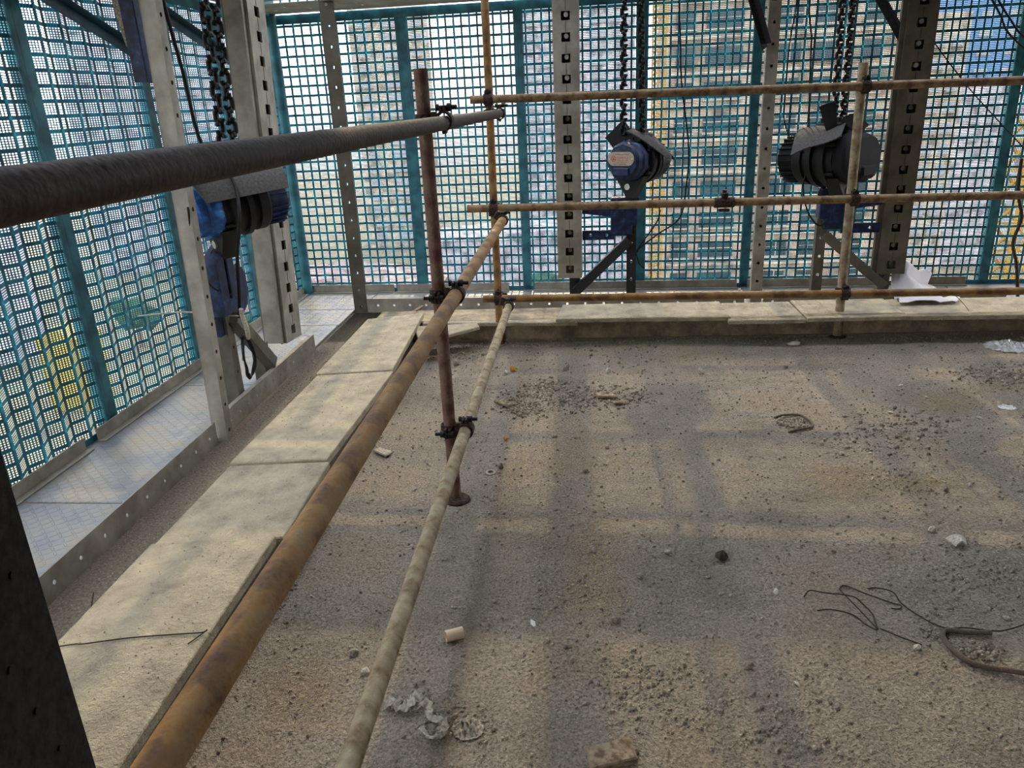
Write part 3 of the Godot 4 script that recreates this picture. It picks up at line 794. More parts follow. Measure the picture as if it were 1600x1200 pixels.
var ring_m: ArrayMesh
var bolt_m: ArrayMesh
func coupler(at_pole: Vector3, pole_dir: Vector3, at_rail: Vector3, rail_dir: Vector3, label: String, swap := 1.0):
	# two hinged clamps back to back, each closed by a bolt with a nut
	if ring_m == null:
		var b := MB.new()
		b.lathe(PackedVector2Array([Vector2(0.0245, -0.024), Vector2(0.030, -0.024), Vector2(0.031, -0.02), Vector2(0.031, 0.02), Vector2(0.030, 0.024), Vector2(0.0245, 0.024)]), 22)
		b.box(Vector3(0.038, 0, 0.006), Vector3(0.02, 0.04, 0.009), 0.002)
		b.box(Vector3(0.038, 0, -0.008), Vector3(0.018, 0.036, 0.009), 0.002)
		b.tube(PackedVector3Array([Vector3(-0.033, -0.02, 0), Vector3(-0.033, 0.02, 0)]), 0.007, 10)
		ring_m = b.mesh()
		b = MB.new()
		b.tube(PackedVector3Array([Vector3(0.042, 0, -0.02), Vector3(0.042, 0, 0.045)]), 0.0065, 10)
		b.tube(PackedVector3Array([Vector3(0.042, 0, 0.012), Vector3(0.042, 0, 0.026)]), 0.0125, 6)
		b.tube(PackedVector3Array([Vector3(0.042, 0, -0.024), Vector3(0.042, 0, -0.014)]), 0.011, 6)
		bolt_m = b.mesh()
	var o := thing("scaffold_coupler", label, "coupler", at_pole, "rusty scaffold couplers")
	var sc := Basis.from_scale(Vector3.ONE * 0.80)
	var off := at_rail - at_pole
	var side := (off - pole_dir * off.dot(pole_dir)).normalized()
	# pole clamp: local y along the pole, ears (local +x) across
	var y1 := pole_dir.normalized()
	var x1 := y1.cross(side).normalized() * swap
	var xf := Transform3D(Basis(x1, y1, x1.cross(y1)) * sc, Vector3.ZERO)
	put("clamp", ring_m, M.rust, o, xf)
	put("bolt", bolt_m, M.iron, o, xf)
	var y2 := rail_dir.normalized()
	var x2 := y2.cross(side).normalized()
	if x2.y < 0: x2 = -x2
	xf = Transform3D(Basis(x2, y2, x2.cross(y2)) * sc, off)
	put("clamp", ring_m, M.rust, o, xf)
	put("bolt", bolt_m, M.iron, o, xf)
	var b2 := MB.new()
	b2.box(off * 0.5, Vector3(0.016, 0.04, 0.04), 0.003, Basis(side, side.cross(Vector3(0.31, 0.2, 0.7)).normalized(), side.cross(side.cross(Vector3(0.31, 0.2, 0.7))).normalized()))
	build("centre_plate", b2, M.rust, o)

func guard_rails():
	# uprights
	scaffold_tube("upright_tube", Vector3(-0.407, -0.01, -2.093), Vector3(-0.412, 1.234, -2.093), M.maroon, "maroon-brown upright tube on the left, standing on a small round plate")
	scaffold_tube("upright_tube", Vector3(-0.43, -0.01, -3.70), Vector3(-0.418, 2.3, -3.71), M.yellow, "tall yellow upright tube rising out of the top of the frame")
	scaffold_tube("upright_tube", Vector3(1.214, -0.01, -3.71), Vector3(1.205, 1.231, -3.71), M.mortar, "short mortar-splashed upright tube on the right, in front of the right hoist", "", 0.0205)
	for f in [[Vector3(-0.40, 0.004, -2.08), "thin round steel base plate under the maroon upright"], [Vector3(1.214, 0.004, -3.71), "thin round steel base plate under the mortar-splashed right upright"]]:
		var b := MB.new()
		b.x = Transform3D(Basis.IDENTITY, f[0])
		b.lathe(PackedVector2Array([Vector2(0.0, 0.005), Vector2(0.034, 0.005), Vector2(0.04, 0.0), Vector2(0.04, -0.008)]), 24)
		single("base_plate", b, M.rust, f[1], "base plate")
	# left rails run towards the camera
	scaffold_tube("rail_tube", Vector3(-0.36, 1.094, -3.53), Vector3(-0.36, 1.112, 0.7), M.rail_brown, "dark brown top rail running from the yellow upright to beside the camera")
	scaffold_tube("rail_tube", Vector3(-0.36, 0.65, -3.45), Vector3(-0.36, 0.636, 0.7), M.yellow, "yellow-brown middle rail running down the left toward the camera", "", 0.0195)
	scaffold_tube("rail_tube", Vector3(-0.36, 0.236, -3.55), Vector3(-0.36, 0.222, 0.7), M.mortar, "mortar-crusted lowest rail on left running toward the camera")
	# far rails
	scaffold_tube("rail_tube", Vector3(-0.504, 1.156, -3.66), Vector3(3.6, 1.11, -3.66), M.tan, "topmost far rail crossing in front of both hoists")
	scaffold_tube("rail_tube", Vector3(-0.549, 0.675, -3.66), Vector3(0.635, 0.666, -3.66), M.tan, "middle far rail, left length ending at the sleeve coupler")
	scaffold_tube("rail_tube", Vector3(0.637, 0.666, -3.66), Vector3(3.6, 0.642, -3.66), M.tan, "middle far rail, right length starting at the sleeve coupler")
	scaffold_tube("rail_tube", Vector3(-0.498, 0.24, -3.66), Vector3(3.6, 0.208, -3.66), M.yellow, "lowest far rail just above the kerb")
	var U := Vector3.UP; var X := Vector3.RIGHT; var Z := Vector3.BACK
	for f in [[1.105, "top"], [0.643, "middle"], [0.231, "lowest"]]:
		coupler(Vector3(-0.4105, f[0] + (0.0), -2.093), U, Vector3(-0.36, f[0], -2.093), Z, "rusty coupler joining the left maroon upright to the %s left rail" % f[1], -1.0)
	for f in [[1.094, "top"], [0.65, "middle"], [0.236, "lowest"]]:
		coupler(Vector3(-0.423, f[0], -3.705), U, Vector3(-0.36, f[0], -3.52 if f[0] > 0.7 or f[0] < 0.3 else -3.43), Z, "rusty coupler under the far rail, holding the end of the %s left rail" % f[1])
	for f in [[1.155, "topmost"], [0.674, "middle"], [0.2395, "lowest"]]:
		coupler(Vector3(-0.424, f[0], -3.71), U, Vector3(-0.424, f[0], -3.66), X, "rusty coupler joining the yellow upright to the %s far rail" % f[1])
	for f in [[1.137, "topmost", 1.206], [0.661, "middle", 1.21], [0.2265, "lowest", 1.213]]:
		coupler(Vector3(f[2], f[0], -3.71), U, Vector3(f[2], f[0], -3.66), X, "rusty coupler joining the mortar-splashed right upright to the %s far rail" % f[1])
	# sleeve coupler in the middle far rail
	var o := thing("sleeve_coupler", "rusty sleeve coupler in the middle far rail, left of the right upright", "coupler", Vector3(0.636, 0.666, -3.66))
	var b := MB.new()
	b.x = Transform3D(Basis(Vector3.UP, Vector3.LEFT, Vector3.BACK), Vector3.ZERO)
	b.lathe(PackedVector2Array([Vector2(0.0186, -0.045), Vector2(0.0226, -0.045), Vector2(0.0242, -0.04), Vector2(0.0242, 0.04), Vector2(0.0226, 0.045), Vector2(0.0186, 0.045)]), 22)
	b.x = Transform3D.IDENTITY
	b.box(Vector3(0.0, 0.034, 0.0), Vector3(0.03, 0.02, 0.035), 0.003)
	build("sleeve", b, M.rust, o)
	b = MB.new()
	b.tube(PackedVector3Array([Vector3(0, 0.037, -0.03), Vector3(0, 0.037, 0.03)]), 0.007, 8)
	b.tube(PackedVector3Array([Vector3(0, 0.03, 0.0), Vector3(0, 0.056, 0.0)]), 0.011, 6)
	build("bolt", b, M.iron, o)
	b = MB.new()
	b.box(Vector3(0.0, -0.034, 0.0), Vector3(0.05, 0.012, 0.03), 0.003)
	build("hinge", b, M.rust, o)

# ------------------------------------------------------------------ hoists
func link_mesh(L: float, W: float, r: float) -> ArrayMesh:
	var b := MB.new()
	var p := PackedVector3Array()
	var hw := W * 0.5 - r; var hl := L * 0.5 - W * 0.5
	for k in 25:
		var a := TAU * k / 24.0
		p.append(Vector3(hw * cos(a), hw * sin(a) + (hl if sin(a) >= 0 else -hl), 0))
	b.tube(p, r, 7, false)
	return b.mesh()
func chain(label: String, a: Vector3, top: Vector3, L: float, W: float, r: float, spin := 0.4):
	var o := thing("hoist_chain", label, "chain", a, "black hoist chains")
	var lm := link_mesh(L, W, r)
	var d := top - a
	var pitch := L - 2.0 * r
	var cnt := int(d.length() / pitch)
	var y := d.normalized()
	for k in cnt:
		var x := Vector3(cos(spin + (PI / 2 if k % 2 else 0.0)), 0, sin(spin + (PI / 2 if k % 2 else 0.0)))
		x = (x - y * x.dot(y)).normalized()
		put("link", lm, M.chain, o, Transform3D(Basis(x, y, x.cross(y)), y * pitch * (k + 0.5)))

func plate_texture() -> ImageTexture:
	# faded maker's plate: cream ground, red emblem and red line, small dark lines of print
	var im := Image.create_empty(256, 110, false, Image.FORMAT_RGB8)
	im.fill(Color(0.72, 0.66, 0.58))
	var rng := RandomNumberGenerator.new()
	rng.seed = 77
	for row in [[16, 70, 200, 9, Color(0.35, 0.3, 0.28)], [36, 84, 190, 16, Color(0.72, 0.26, 0.16)], [60, 84, 200, 10, Color(0.66, 0.36, 0.25)], [76, 70, 190, 8, Color(0.42, 0.36, 0.33)], [92, 54, 180, 8, Color(0.28, 0.25, 0.24)]]:
		var px: int = row[1]
		while px < row[2]:
			var cw: int = row[3]
			for k in 5:      # strokes of one character
				if rng.randf() < 0.5: im.fill_rect(Rect2i(px, row[0] + rng.randi() % cw, cw - 2, 2), row[4])
				else: im.fill_rect(Rect2i(px + rng.randi() % cw, row[0], 2, cw - 1), row[4])
			px += cw + 3
	for py in 110:
		for px in range(28, 84):
			var d := Vector2(px - 56, py - 54)
			var rr := d.length()
			if rr < 24.0 and (rr > 19.0 or absf(d.x + d.y * 0.4) < 3.5 or absf(d.y - 4.0) < 3.0 or absf(d.x - d.y) < 3.0): im.set_pixel(px, py, Color(0.78, 0.24, 0.12))
	for k in 5:
		for q in 18: im.fill_rect(Rect2i(196 + k * 8 + q, 26 - q + k * 13, 2, 2), Color(0.5, 0.45, 0.4))
	return ImageTexture.create_from_image(im)

func hoist(label: String, at: Vector3, yaw: float, pitch: float, variant: int, size: float) -> Node3D:
	# the drum axis is local z, the gear cover at +z
	var o := thing("chain_hoist", label, "hoist", at, "blue electric chain hoists")
	o.rotation = Vector3(pitch, yaw, 0)
	o.scale = Vector3.ONE * size
	var rz := Transform3D(Basis(Vector3.RIGHT, PI / 2), Vector3.ZERO)       # lathe axis y -> z
	var b := MB.new()
	b.x = rz * Transform3D(Basis.from_scale(Vector3(1, 1, 0.98)), Vector3.ZERO)
	b.lathe(PackedVector2Array([Vector2(0.104, 0.03), Vector2(0.108, 0.05), Vector2(0.106, 0.075), Vector2(0.098, 0.085), Vector2(0.094, 0.115), Vector2(0.084, 0.128), Vector2(0.0, 0.132)]), 10, PI / 10, TAU + PI / 10)
	build("gear_cover", b, [M.blue_lit, M.blue, M.blue_shaded][variant], o)
	b = MB.new()   # the raised lower boss of the cover
	b.x = Transform3D(Basis.IDENTITY, Vector3(-0.002, -0.052, 0.1))
	b.box(Vector3.ZERO, Vector3(0.115, 0.062, 0.075), 0.016)
	build("gear_boss", b, M.blue if variant != 2 else M.blue_shaded, o)
	b = MB.new()
	b.x = rz
	b.lathe(PackedVector2Array([Vector2(0.0, -0.16), Vector2(0.098, -0.16), Vector2(0.106, -0.15), Vector2(0.106, -0.115), Vector2(0.094, -0.112), Vector2(0.094, -0.085), Vector2(0.116, -0.083), Vector2(0.116, -0.062), Vector2(0.100, -0.06), Vector2(0.100, -0.03), Vector2(0.118, -0.028), Vector2(0.118, 0.0), Vector2(0.104, 0.003), Vector2(0.104, 0.03)]), 30)
	build("drum_housing", b, M.hoist_dark, o)
	b = MB.new()
	b.x = rz
	b.lathe(PackedVector2Array([Vector2(0.0, -0.25), Vector2(0.07, -0.25), Vector2(0.086, -0.235), Vector2(0.088, -0.16)]), 26)
	for k in 24:
		b.x = Transform3D(Basis(Vector3.BACK, TAU * k / 24.0), Vector3.ZERO)
		b.box(Vector3(0.09, 0, -0.2), Vector3(0.016, 0.003, 0.07), 0.0006)
	build("motor", b, M.hoist_dark if variant != 0 else M.blue, o)
	for k in 6:
		var a := TAU * (k + 0.5) / 6.0
		b = MB.new()
		b.tube(PackedVector3Array([Vector3(0.111 * cos(a), 0.111 * sin(a), 0.0), Vector3(0.111 * cos(a), 0.111 * sin(a), 0.036)]), 0.007, 6)
		build("bolt", b, M.iron, o)
	# chain guide on top
	b = MB.new()
	b.box(Vector3(0, 0.115, -0.03), Vector3(0.10, 0.05, 0.12), 0.006)
	b.box(Vector3(0.0, 0.145, -0.03), Vector3(0.07, 0.03, 0.09), 0.004)
	build("chain_guide", b, M.hoist_dark, o)
	# triangular lug and hook shank below
	b = MB.new()
	b.prism(PackedVector2Array([Vector2(-0.085, -0.075), Vector2(0.085, -0.075), Vector2(0.022, -0.185), Vector2(-0.012, -0.185)]), -0.012, 0.05)
	build("lug_plate", b, M.hoist_dark, o)
	b = MB.new()
	b.tube(PackedVector3Array([Vector3(-0.006, -0.128, 0.048), Vector3(-0.006, -0.128, 0.058)]), 0.016, 14)
	build("lug_bolt", b, M.bolt, o)
	if variant == 1:
		var pm := StandardMaterial3D.new()
		pm.albedo_texture = plate_texture(); pm.roughness = 0.5; pm.metallic = 0.2
		var st := SurfaceTool.new()
		st.begin(Mesh.PRIMITIVE_TRIANGLES)
		var poly := PackedVector2Array()
		for k in 28:
			var a := TAU * k / 28.0
			poly.append(Vector2(0.042 * signf(cos(a)) + 0.034 * cos(a), 0.034 * sin(a)) if absf(cos(a)) > 0.01 else Vector2(0.042 * (1.0 if k == 7 else -1.0), 0.034 * sin(a)))
		var tr := Geometry2D.triangulate_polygon(poly)
		for k in range(0, tr.size(), 3):
			var tri := [poly[tr[k]], poly[tr[k + 1]], poly[tr[k + 2]]]
			if (tri[1] - tri[0]).cross(tri[2] - tri[0]) > 0: tri.reverse()
			for p in tri:
				st.set_normal(Vector3(0, 0, 1))
				st.set_uv(Vector2((p.x + 0.076) / 0.152, 0.5 - p.y / 0.068))
				st.add_vertex(Vector3(p.x, p.y, 0.0))
		var np := put("maker_plate", st.commit(), pm, o, Transform3D(Basis.IDENTITY, Vector3(-0.004, 0.012, 0.1345)))
		np.set_meta("label", "cream maker's plate with red emblem")
		b = MB.new()
		for s in [[-0.068, 0.0], [0.06, 0.0]]: b.tube(PackedVector3Array([Vector3(s[0], 0.012, 0.134), Vector3(s[0], 0.012, 0.138)]), 0.004, 8)
		build("rivet", b, M.bolt, o)
	return o

func draped(called: String, rows: Array, th: float, mt: Material, parent: Node3D):
	# rows: arrays of points across; a sheet with thickness
	var b := MB.new()
	var R := rows.size(); var C: int = rows[0].size()
	var nr := []
	for r in R:
		var line := []
		for c in C:
			var du: Vector3 = rows[r][mini(c + 1, C - 1)] - rows[r][maxi(c - 1, 0)]
			var dv: Vector3 = rows[mini(r + 1, R - 1)][c] - rows[maxi(r - 1, 0)][c]
			line.append(du.cross(dv).normalized())
		nr.append(line)
	for r in R - 1:
		for c in C - 1:
			var P := func(rr, cc, s): return rows[rr][cc] + nr[rr][cc] * th * 0.5 * s
			for s in [1.0, -1.0]:
				b.squad(P.call(r, c, s), P.call(r, c + 1, s), P.call(r + 1, c + 1, s), P.call(r + 1, c, s), nr[r][c] * s, nr[r][c + 1] * s, nr[r + 1][c + 1] * s, nr[r + 1][c] * s)
	for r in R - 1:
		for e in [0, C - 1]:
			var m: Vector3 = (rows[r][e] - rows[r][1 if e == 0 else C - 2]).normalized()
			b.quad(rows[r][e] + nr[r][e] * th * 0.5, rows[r + 1][e] + nr[r + 1][e] * th * 0.5, rows[r + 1][e] - nr[r + 1][e] * th * 0.5, rows[r][e] - nr[r][e] * th * 0.5, m)
	for c in C - 1:
		for e in [0, R - 1]:
			var m: Vector3 = (rows[e][c] - rows[1 if e == 0 else R - 2][c]).normalized()
			b.quad(rows[e][c] + nr[e][c] * th * 0.5, rows[e][c + 1] + nr[e][c + 1] * th * 0.5, rows[e][c + 1] - nr[e][c + 1] * th * 0.5, rows[e][c] - nr[e][c] * th * 0.5, m)
	if parent: return build(called, b, mt, parent)
	return b

func grid_sheet(c00: Vector3, c10: Vector3, c11: Vector3, c01: Vector3, sag: Vector3, n := 8) -> Array:
	var rows := []
	for r in n + 1:
		var line := []
		for c in n + 1:
			var u := float(c) / n; var w := float(r) / n
			line.append(c00.lerp(c10, u).lerp(c01.lerp(c11, u), w) + sag * (4.0 * u * (1.0 - u)))
		rows.append(line)
	return rows

func bracket(label: String, at: Vector3, turn: float, sg: float, d: Dictionary):
	# local x along the screen, y up; the arms reach towards the guide rail on the sg side (-1 left, +1 right)
	var o := thing("hoist_bracket", label, "bracket", at, "blue steel hoist brackets on the walkway")
	o.rotation.y = turn
	var S := func(x: float, y: float, z := 0.0): return Vector3(x * sg, y, z)
	# upright with bolt holes
	var b := MB.new()
	for k in 6: b.perf(-0.026, k * 0.1, 0.052, 0.1, Vector2(0.008, 0.008), 0.005, true)
	b.rim_plate(-0.026, 0, 0.052, 0.6, 0.005)
	b.box(Vector3(-0.0235, 0.3, -0.028), Vector3(0.005, 0.6, 0.05), 0.001)
	b.box(Vector3(0.0235, 0.3, -0.028), Vector3(0.005, 0.6, 0.05), 0.001)
	build("upright", b, d.post, o)
	b = MB.new()
	if d.reach > 0.0: b.box(S.call(0.055, 0.50), Vector3(0.115, 0.20, 0.07), 0.006)
	b.box(S.call(0.0, 0.535), Vector3(0.06, 0.16, 0.09), 0.004)
	build("pulley_box", b, M.blue, o)
	if d.reach > 0.0:
		b = MB.new()
		b.bar(S.call(0.03, 0.515), S.call(d.reach, 0.545), 0.05, 0.05)
		build("upper_arm", b, M.blue, o)
		b = MB.new()
		for k in 2:
			var x0: float = 0.09 + k * (d.reach - 0.09) * 0.5
			var ww: float = (d.reach - 0.09) * 0.5
			b.x = Transform3D(Basis.IDENTITY, Vector3(x0 if sg > 0 else -x0 - ww, 0.378, 0.026))
			b.perf(0, 0, ww, 0.05, Vector2(0.008, 0.008), 0.006, true)
			b.rim_plate(0, 0, ww, 0.05, 0.006)
		b.x = Transform3D.IDENTITY
		b.bar(S.call(0.09, 0.378, 0.0), S.call(d.reach, 0.378, 0.0), 0.046, 0.005)
		build("lower_arm", b, M.blue, o)
	b = MB.new()
	b.bar(S.call(0.012, 0.37, 0.01), S.call(d.brace_x, 0.085, 0.01), 0.05, 0.05)
	build("diagonal_brace", b, d.brace, o)
	b = MB.new()
	b.box(S.call(d.brace_x + 0.005, 0.085, -0.01), Vector3(0.058, 0.17, 0.006), 0.001)
	b.box(S.call(d.brace_x - 0.022, 0.085, -0.035), Vector3(0.006, 0.17, 0.05), 0.001)
	b.tube(PackedVector3Array([S.call(d.brace_x, 0.13, -0.01), S.call(d.brace_x, 0.13, 0.0)]), 0.008, 8)
	build("foot_angle", b, d.brace, o)
	# shackle and hook under the hoist
	b = MB.new()
	var hp := PackedVector3Array()
	for k in 19:
		var a := -PI * 0.15 + PI * 1.35 * k / 18.0
		hp.append(S.call(0.0 + 0.03 * cos(a + PI), 0.585 - 0.032 * sin(a), 0.02))
	hp.insert(0, S.call(0.0, 0.69, 0.02)); hp.insert(1, S.call(-0.006, 0.63, 0.02))
	b.tube(hp, 0.011, 10)
	build("load_hook", b, M.iron, o)
	return o

func hoists():
	# middle hoist
	var deg := PI / 180.0
	var h := hoist("middle blue chain hoist with cream maker's plate, hung in front of far screen", Vector3(0.262, 0.823, -4.18), -33 * deg, -4 * deg, 1, 1.0)
	draped("rubber_flap", grid_sheet(Vector3(-0.17, 0.115, 0.02), Vector3(-0.115, 0.055, 0.02), Vector3(-0.04, 0.145, -0.03), Vector3(-0.095, 0.205, -0.03), Vector3(0, 0.004, 0)), 0.006, M.black, h)
	var rows := []
	for r in 9:
		var w := r / 8.0
		var line := []
		for c in 9:
			var u := c / 8.0
			line.append(Vector3(lerpf(0.0, 0.19 - 0.05 * absf(u - 0.35), w), lerpf(0.145, 0.015, pow(w, 1.25)) + 0.01 * sin(u * 5.0), lerpf(0.10, -0.16, u) * (1.0 - 0.55 * w) - 0.06 * w))
		rows.append(line)
	draped("rain_cover", rows, 0.005, M.rubber, h)
	# right hoist, mirrored view
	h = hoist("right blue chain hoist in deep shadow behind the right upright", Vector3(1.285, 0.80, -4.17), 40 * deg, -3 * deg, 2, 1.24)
	var inv := h.transform.affine_inverse()
	var W := func(x: float, y: float, z: float) -> Vector3: return inv * Vector3(x, y, z)
	draped("rubber_flap", grid_sheet(W.call(1.143, 1.05, -4.10), W.call(1.222, 1.07, -4.11), W.call(1.243, 0.94, -4.12), W.call(1.188, 0.935, -4.10), Vector3(0, 0.004, 0)), 0.006, M.black, h)
	draped("rubber_flap", grid_sheet(W.call(1.255, 0.985, -4.12), W.call(1.33, 1.012, -4.14), W.call(1.408, 0.95, -4.16), W.call(1.345, 0.905, -4.12), Vector3(0, 0.006, 0)), 0.006, M.black, h)
	rows = []
	for r in 9:
		var w := r / 8.0
		var line := []
		for c in 9:
			var u := c / 8.0
			var p := Vector3(1.008, 0.832, -4.03).lerp(Vector3(1.235, 0.915, -4.02), u).lerp(Vector3(1.085, 0.938, -4.23).lerp(Vector3(1.32, 0.975, -4.20), u), w)
			line.append(inv * (p + Vector3(0, 0.022 * (4.0 * w * (1.0 - w)) + 0.006 * sin(u * 6.0), 0)))
		rows.append(line)
	draped("rain_cover", rows, 0.005, M.rubber, h)
	# left hoist
	h = hoist("left blue chain hoist below the dark top rail, its blue end painted as lit, facing left", Vector3(-1.34, 0.82, -2.80), -42 * deg, 4 * deg, 0, 0.98)
	rows = []
	for r in 11:
		var w := r / 10.0
		var line := []
		for c in 9:
			var u := c / 8.0
			var a := lerpf(-75.0, 70.0, w) * deg
			line.append(Vector3(-sin(a) * 0.145, 0.01 + cos(a) * 0.135, lerpf(0.10 + 0.02 * sin(w * 7.0), -0.22 - 0.05 * w, u)))
		rows.append(line)
	draped("rain_cover", rows, 0.006, M.rubber, h)
	# brackets on the walkway
	bracket("steel bracket under the middle hoist, arms reaching left to its guide rail", Vector3(0.255, 0.03, -4.28), -ROT, -1.0, {"reach": 0.265, "brace_x": 0.31, "post": M.dark_steel, "brace": M.dark_steel})
	bracket("steel bracket under the right hoist, arms reaching right to the shadowed guide rail", Vector3(1.262, 0.03, -4.28), -ROT, 1.0, {"reach": 0.285, "brace_x": 0.345, "post": M.zinc_dark, "brace": M.zinc_dark})
	var o: Node3D = bracket("steel bracket under the left hoist with coiled cable hung on it", Vector3(-1.385, 0.03, -2.80), PI / 2, 1.0, {"reach": 0.0, "brace_x": 0.30, "post": M.zinc_dark, "brace": M.zinc_dark})
	# big hooked side plate of the left bracket
	var b := MB.new()
	var poly := PackedVector2Array()
	for p in [[-0.10, 0.60], [0.03, 0.655], [0.05, 0.56], [0.055, 0.475], [0.08, 0.43], [0.12, 0.425], [0.15, 0.455], [0.15, 0.51], [0.19, 0.545], [0.235, 0.50], [0.245, 0.43], [0.21, 0.37], [0.14, 0.335], [0.06, 0.31], [-0.06, 0.31], [-0.10, 0.40]]: poly.append(Vector2(p[0], p[1]))
	b.prism(poly, -0.03, -0.012)
	b.prism(PackedVector2Array([Vector2(-0.10, 0.40), Vector2(-0.04, 0.40), Vector2(-0.04, 0.63), Vector2(-0.10, 0.60)]), -0.012, 0.04)
	build("side_plate", b, M.blue, o)
	# chains
	chain("chain strand on the left above the middle hoist", Vector3(0.203, 0.955, -4.17), Vector3(0.201, 2.5, -4.17), 0.054, 0.042, 0.0098, 0.35)
	chain("chain strand on the right above the middle hoist", Vector3(0.298, 0.94, -4.17), Vector3(0.262, 2.5, -4.17), 0.054, 0.042, 0.0098, 0.6)
	chain("chain strand on the left above the right hoist", Vector3(1.243, 0.93, -4.17), Vector3(1.20, 2.5, -4.17), 0.046, 0.038, 0.009, 0.3)
	chain("chain strand on the right above the right hoist", Vector3(1.283, 0.93, -4.17), Vector3(1.262, 2.5, -4.17), 0.046, 0.038, 0.009, 0.7)
	chain("left chain strand above the left hoist", Vector3(-1.31, 0.95, -2.83), Vector3(-1.31, 2.4, -2.95), 0.062, 0.046, 0.0098, 0.2)
	chain("right chain strand above the left hoist", Vector3(-1.30, 0.95, -2.91), Vector3(-1.30, 2.4, -2.99), 0.062, 0.046, 0.0098, 0.8)

func curve(pts: Array, steps := 6) -> PackedVector3Array:
	var out := PackedVector3Array()
	for k in pts.size() - 1:
		var p0: Vector3 = pts[maxi(k - 1, 0)]; var p1: Vector3 = pts[k]; var p2: Vector3 = pts[k + 1]; var p3: Vector3 = pts[mini(k + 2, pts.size() - 1)]
		for s in steps:
			var t := float(s) / steps
			out.append(p1.cubic_interpolate(p2, p0, p3, t))
	out.append(pts[pts.size() - 1])
	return out

func cable(called: String, pts: Array, r: float, mt: Material, label: String, category := "cable"):
	var b := MB.new()
	b.tube(curve(pts), r, 6)
	single(called, b, mt, label, category)

func cables():
	var Z := func(l: Array, z: float) -> Array:
		var o := []
		for p in l: o.append(Vector3(p[0], p[1], z + (p[2] if p.size() > 2 else 0.0)))
		return o
	cable("power_cable", Z.call([[0.474, 2.0], [0.476, 1.575], [0.487, 1.40], [0.500, 1.189], [0.546, 0.873], [0.537, 0.643], [0.508, 0.508], [0.40, 0.43], [0.303, 0.358], [0.285, 0.33]], -4.3 + 0.03), 0.0045, M.cable, "long black cable hanging right of the middle hoist, looping back to its bracket")
	cable("power_cable", Z.call([[0.405, 0.56], [0.39, 0.50], [0.334, 0.418], [0.283, 0.345], [0.283, 0.315], [0.300, 0.27], [0.325, 0.245]], -4.25), 0.004, M.cable, "short black cable tail tied to the middle hoist bracket")
	cable("power_cable", Z.call([[1.078, 2.0], [1.082, 1.532], [1.106, 1.363], [1.115, 1.160], [1.137, 0.793], [1.125, 0.666], [1.159, 0.535], [1.22, 0.46], [1.262, 0.49]], -4.2), 0.0045, M.cable, "black cable hanging left of the right hoist and looping under it")
	cable("power_cable", Z.call([[1.023, 2.0], [1.023, 1.535], [1.006, 1.368], [1.0, 1.1], [1.008, 0.984], [1.061, 0.874], [1.122, 0.825]], -4.2), 0.0035, M.cable, "thin black wire drooping onto the cover of right hoist")
	cable("power_cable", [Vector3(-1.35, 2.0, -2.60), Vector3(-1.35, 1.502, -2.668), Vector3(-1.35, 1.291, -2.713), Vector3(-1.35, 1.05, -2.758), Vector3(-1.25, 0.93, -2.74), Vector3(-1.22, 0.80, -2.68), Vector3(-1.28, 0.65, -2.74), Vector3(-1.32, 0.50, -2.79), Vector3(-1.34, 0.40, -2.80)], 0.0065, M.cable, "black cable running down past the left hoist to its bracket")
	cable("power_cable", [Vector3(-1.32, 0.86, -2.52), Vector3(-1.34, 0.70, -2.55), Vector3(-1.36, 0.56, -2.66), Vector3(-1.345, 0.50, -2.77)], 0.0035, M.cable, "thin black wire sagging from near post to the left hoist bracket")
	var coil := []
	for k in 44:
		var a := TAU * k / 15.0
		var rr := 0.045 + 0.006 * sin(k * 1.7)
		coil.append(Vector3(-1.325 + 0.006 * sin(k * 0.9), 0.245 + 0.085 * sin(a) * (1.0 + 0.05 * sin(k)), -2.785 + rr * cos(a)))
	cable("cable_coil", coil, 0.0042, M.cable, "coil of black cable hanging from the left hoist bracket", "cable")
	cable("tie_rope", [Vector3(-1.30, 0.45, -2.74), Vector3(-1.305, 0.42, -2.75), Vector3(-1.30, 0.37, -2.76), Vector3(-1.315, 0.32, -2.79)], 0.009, M.white, "short knotted whitish rag tied round the left hoist bracket", "rope")
	cable("tie_rope", [Vector3(-1.79, 0.40, -2.86), Vector3(-1.55, 0.43, -2.79), Vector3(-1.32, 0.42, -2.75)], 0.003, M.white, "thin white string stretched from left screen to the tied rag", "rope")
	cable("power_cable", Z.call([[1.97, 1.56], [2.007, 1.504], [2.06, 1.43], [2.10, 1.36], [2.195, 1.277], [2.4, 1.12]], -4.4), 0.005, M.cable, "upper of two dark cables crossing the top right corner")
	cable("power_cable", Z.call([[1.99, 1.56], [2.025, 1.503], [2.09, 1.42], [2.186, 1.32], [2.4, 1.21]], -4.38), 0.005, M.cable, "lower of two dark cables crossing the top right corner")
	cable("power_cable", Z.call([[1.78, 1.36], [1.819, 1.306], [2.015, 1.09], [2.20, 0.91], [2.352, 0.768], [2.5, 0.63]], -4.5), 0.003, M.cable, "thin dark line slanting down right of the shadowed guide rail")
	cable("power_cable", Z.call([[2.07, 0.78], [2.082, 0.624], [2.118, 0.501], [2.10, 0.38], [2.135, 0.27], [2.17, 0.10]], -4.0), 0.008, M.wire, "brown frayed rope hanging at the right frame edge", "rope")

